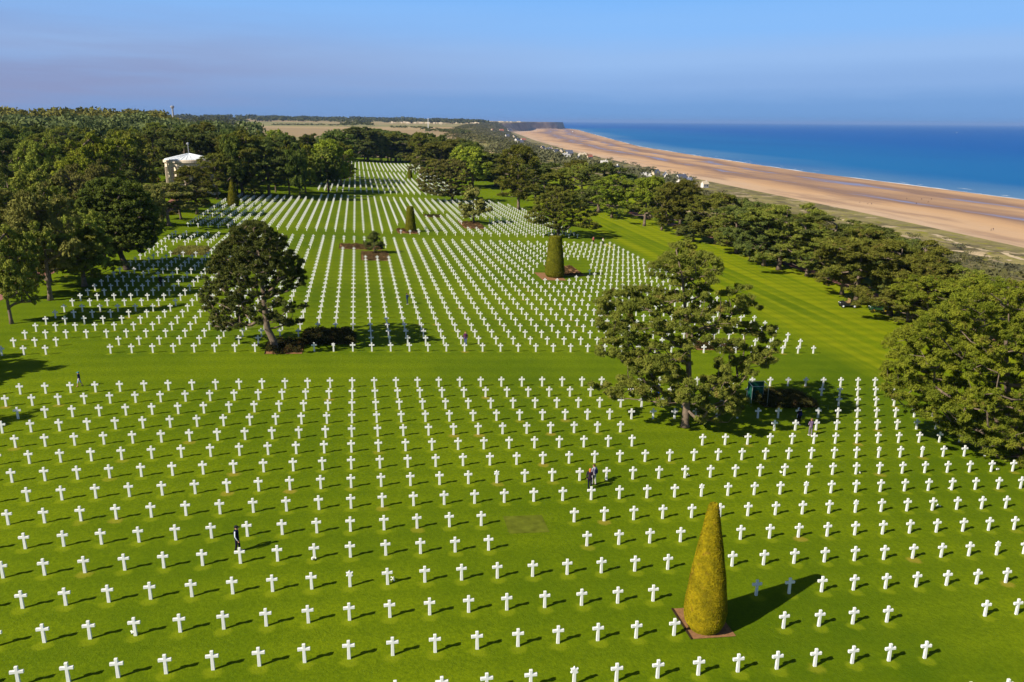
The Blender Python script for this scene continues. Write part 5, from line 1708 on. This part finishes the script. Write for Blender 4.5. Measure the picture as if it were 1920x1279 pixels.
    skin_mesh('hair', Hh_, hair, o, .014)
    if cap_:
        c = hc + np.array((0, 0.005, .03))
        cp = MB().ball(c, (.118, .125, .095), 14, 8); cp.box(tuple(c + np.array((0, .15, -.02))), (.15, .13, .018)); cp.build('cap', cap_, o, True)
    if extra: extra(o, Ar)
    return o


def backpack(m):
    def f(o, Ar): skin_mesh('backpack', [((-.07, -.19, 1.10), .10, (-.07, -.19, 1.32), .09), ((.07, -.19, 1.10), .10, (.07, -.19, 1.32), .09)], m, o, .016)
    return f


def stripes(o, Ar):
    for Sh, E, W in Ar:
        s = np.sign(Sh[0]); off = np.array([s * .028, -.012, 0.01])
        skin_mesh('sleeve_stripe', [(np.array(Sh) + off, .052, np.array(E) + off, .042), (np.array(E) + off, .042, np.array(W) + off * .8, .032)], cloth(225, 228, 240), o, .014)


TP = lambda r, g, b, **k: dict(m=cloth(r, g, b), **k)
rgt, lft, away, toward = -math.pi / 2, math.pi / 2, 0.0, math.pi
person(at(446, 1034), rgt - .1, 1.78, 'man in navy striped tracksuit jacket and dark cap walking between front crosses', TP(24, 28, 58), cloth(34, 28, 44), cloth(60, 50, 45), cloth(235, 235, 235), .1, 'down', cloth(38, 36, 44), extra=stripes, head_down=.08)
person(at(1105.5, 917), -.5, 1.72, 'red haired person in dark waistcoat standing close beside a companion', TP(44, 30, 46), cloth(26, 26, 44), cloth(196, 110, 66), cloth(40, 40, 44), .03, 'down', head_down=.12, long_hair=True)
person(at(1113.5, 909), .5, 1.74, 'person in grey top and pale trousers with navy backpack beside the red haired one', TP(150, 146, 160), cloth(186, 182, 178), cloth(74, 56, 40), cloth(40, 40, 44), .08, 'front', extra=backpack(cloth(28, 30, 66)), head_down=.1)
person(at(1519, 817), .1, 1.74, 'person in purple plaid shirt seen from behind near the shaded crosses', dict(m=M['plaid'], name='shirt'), cloth(120, 112, 124), cloth(120, 86, 60), cloth(225, 225, 225), .06, 'front')
person(at(1497, 797), .05, 1.74, 'person in black with a navy backpack facing a shaded cross', TP(26, 26, 32), cloth(24, 24, 28), cloth(30, 26, 24), cloth(225, 225, 225), .05, 'front', extra=backpack(cloth(28, 30, 84)))
person(at(150, 725), lft, 1.5, 'boy in teal cap, navy shirt and pale shorts walking left past crosses', TP(30, 34, 60, name='shirt', sleeves=False), cloth(150, 170, 205), cloth(60, 50, 40), cloth(50, 50, 60), .22, 'down', cloth(52, 120, 150), shorts=True)
person(at(873, 647), toward - .3, 1.72, 'woman in dark purple jacket and jeans walking at the second block front', TP(84, 40, 78), cloth(86, 100, 150), cloth(120, 70, 44), cloth(60, 60, 70), .15, 'down', long_hair=True)
person(at(763.5, 571), rgt, 1.74, 'person in navy holding hands to the face in the middle rows', TP(38, 50, 84), cloth(40, 54, 92), cloth(50, 34, 28), cloth(200, 200, 205), .03, 'up')
person(at(1112.5, 457), toward, 1.72, 'person in red top and black trousers in the forked pine shadow', TP(176, 96, 92), cloth(30, 26, 34), cloth(60, 46, 38), cloth(40, 40, 44), .08, 'down')
person(at(1130.5, 459.5), toward + .4, 1.72, 'person in white top and dark trousers at the block corner', TP(232, 226, 214), cloth(30, 28, 34), cloth(120, 90, 70), cloth(40, 40, 44), .08, 'front')
person(at(1233, 752), toward + .6, 1.72, 'person with bright blue jacket half hidden behind the tall open pine', TP(24, 84, 206), cloth(120, 84, 60), cloth(24, 84, 206), cloth(50, 44, 40), .1, 'down')
person(at(302, 537), away, 1.74, 'dark clothed person standing in shade among the left rows', TP(30, 30, 44), cloth(28, 28, 36), cloth(40, 34, 30), cloth(40, 40, 44), .08, 'down')
pb = None
for k, (x, y) in enumerate([(1612, 381), (1627, 383), (1634, 384), (1700, 374), (1728, 375), (1740, 380), (1746, 375), (1718, 383), (1858, 433), (1862, 432)]):
    q = at(x, y)
    if pb is None:
        pb = person(q, 1.0, 1.75, 'tiny figure walking on the far tidal sand', TP(50, 44, 60), cloth(40, 40, 60), cloth(50, 40, 34), cloth(40, 40, 44), .15, 'down', group='people on the beach', voxel=.02)
    else:
        c = copy_tree(pb); c.location = q; c.rotation_euler = (0, 0, k * 1.3)

# ------------------------------------------------------------------ air
t = NT('sea_air')
vol = t.node('ShaderNodeVolumePrincipled')
vol.inputs['Color'].default_value = (0.30, 0.50, 0.92, 1)
vol.inputs['Density'].default_value = 3.6e-5
t.l.new(vol.outputs[0], t.out.inputs['Volume'])
t.m.cycles.homogeneous_volume = True
hz = MB().box((0, 12000, 30), (180000, 180000, 165)).build('haze', t.m)
tag(hz, 'thin blue sea haze over the far coast', 'haze', kind='stuff')
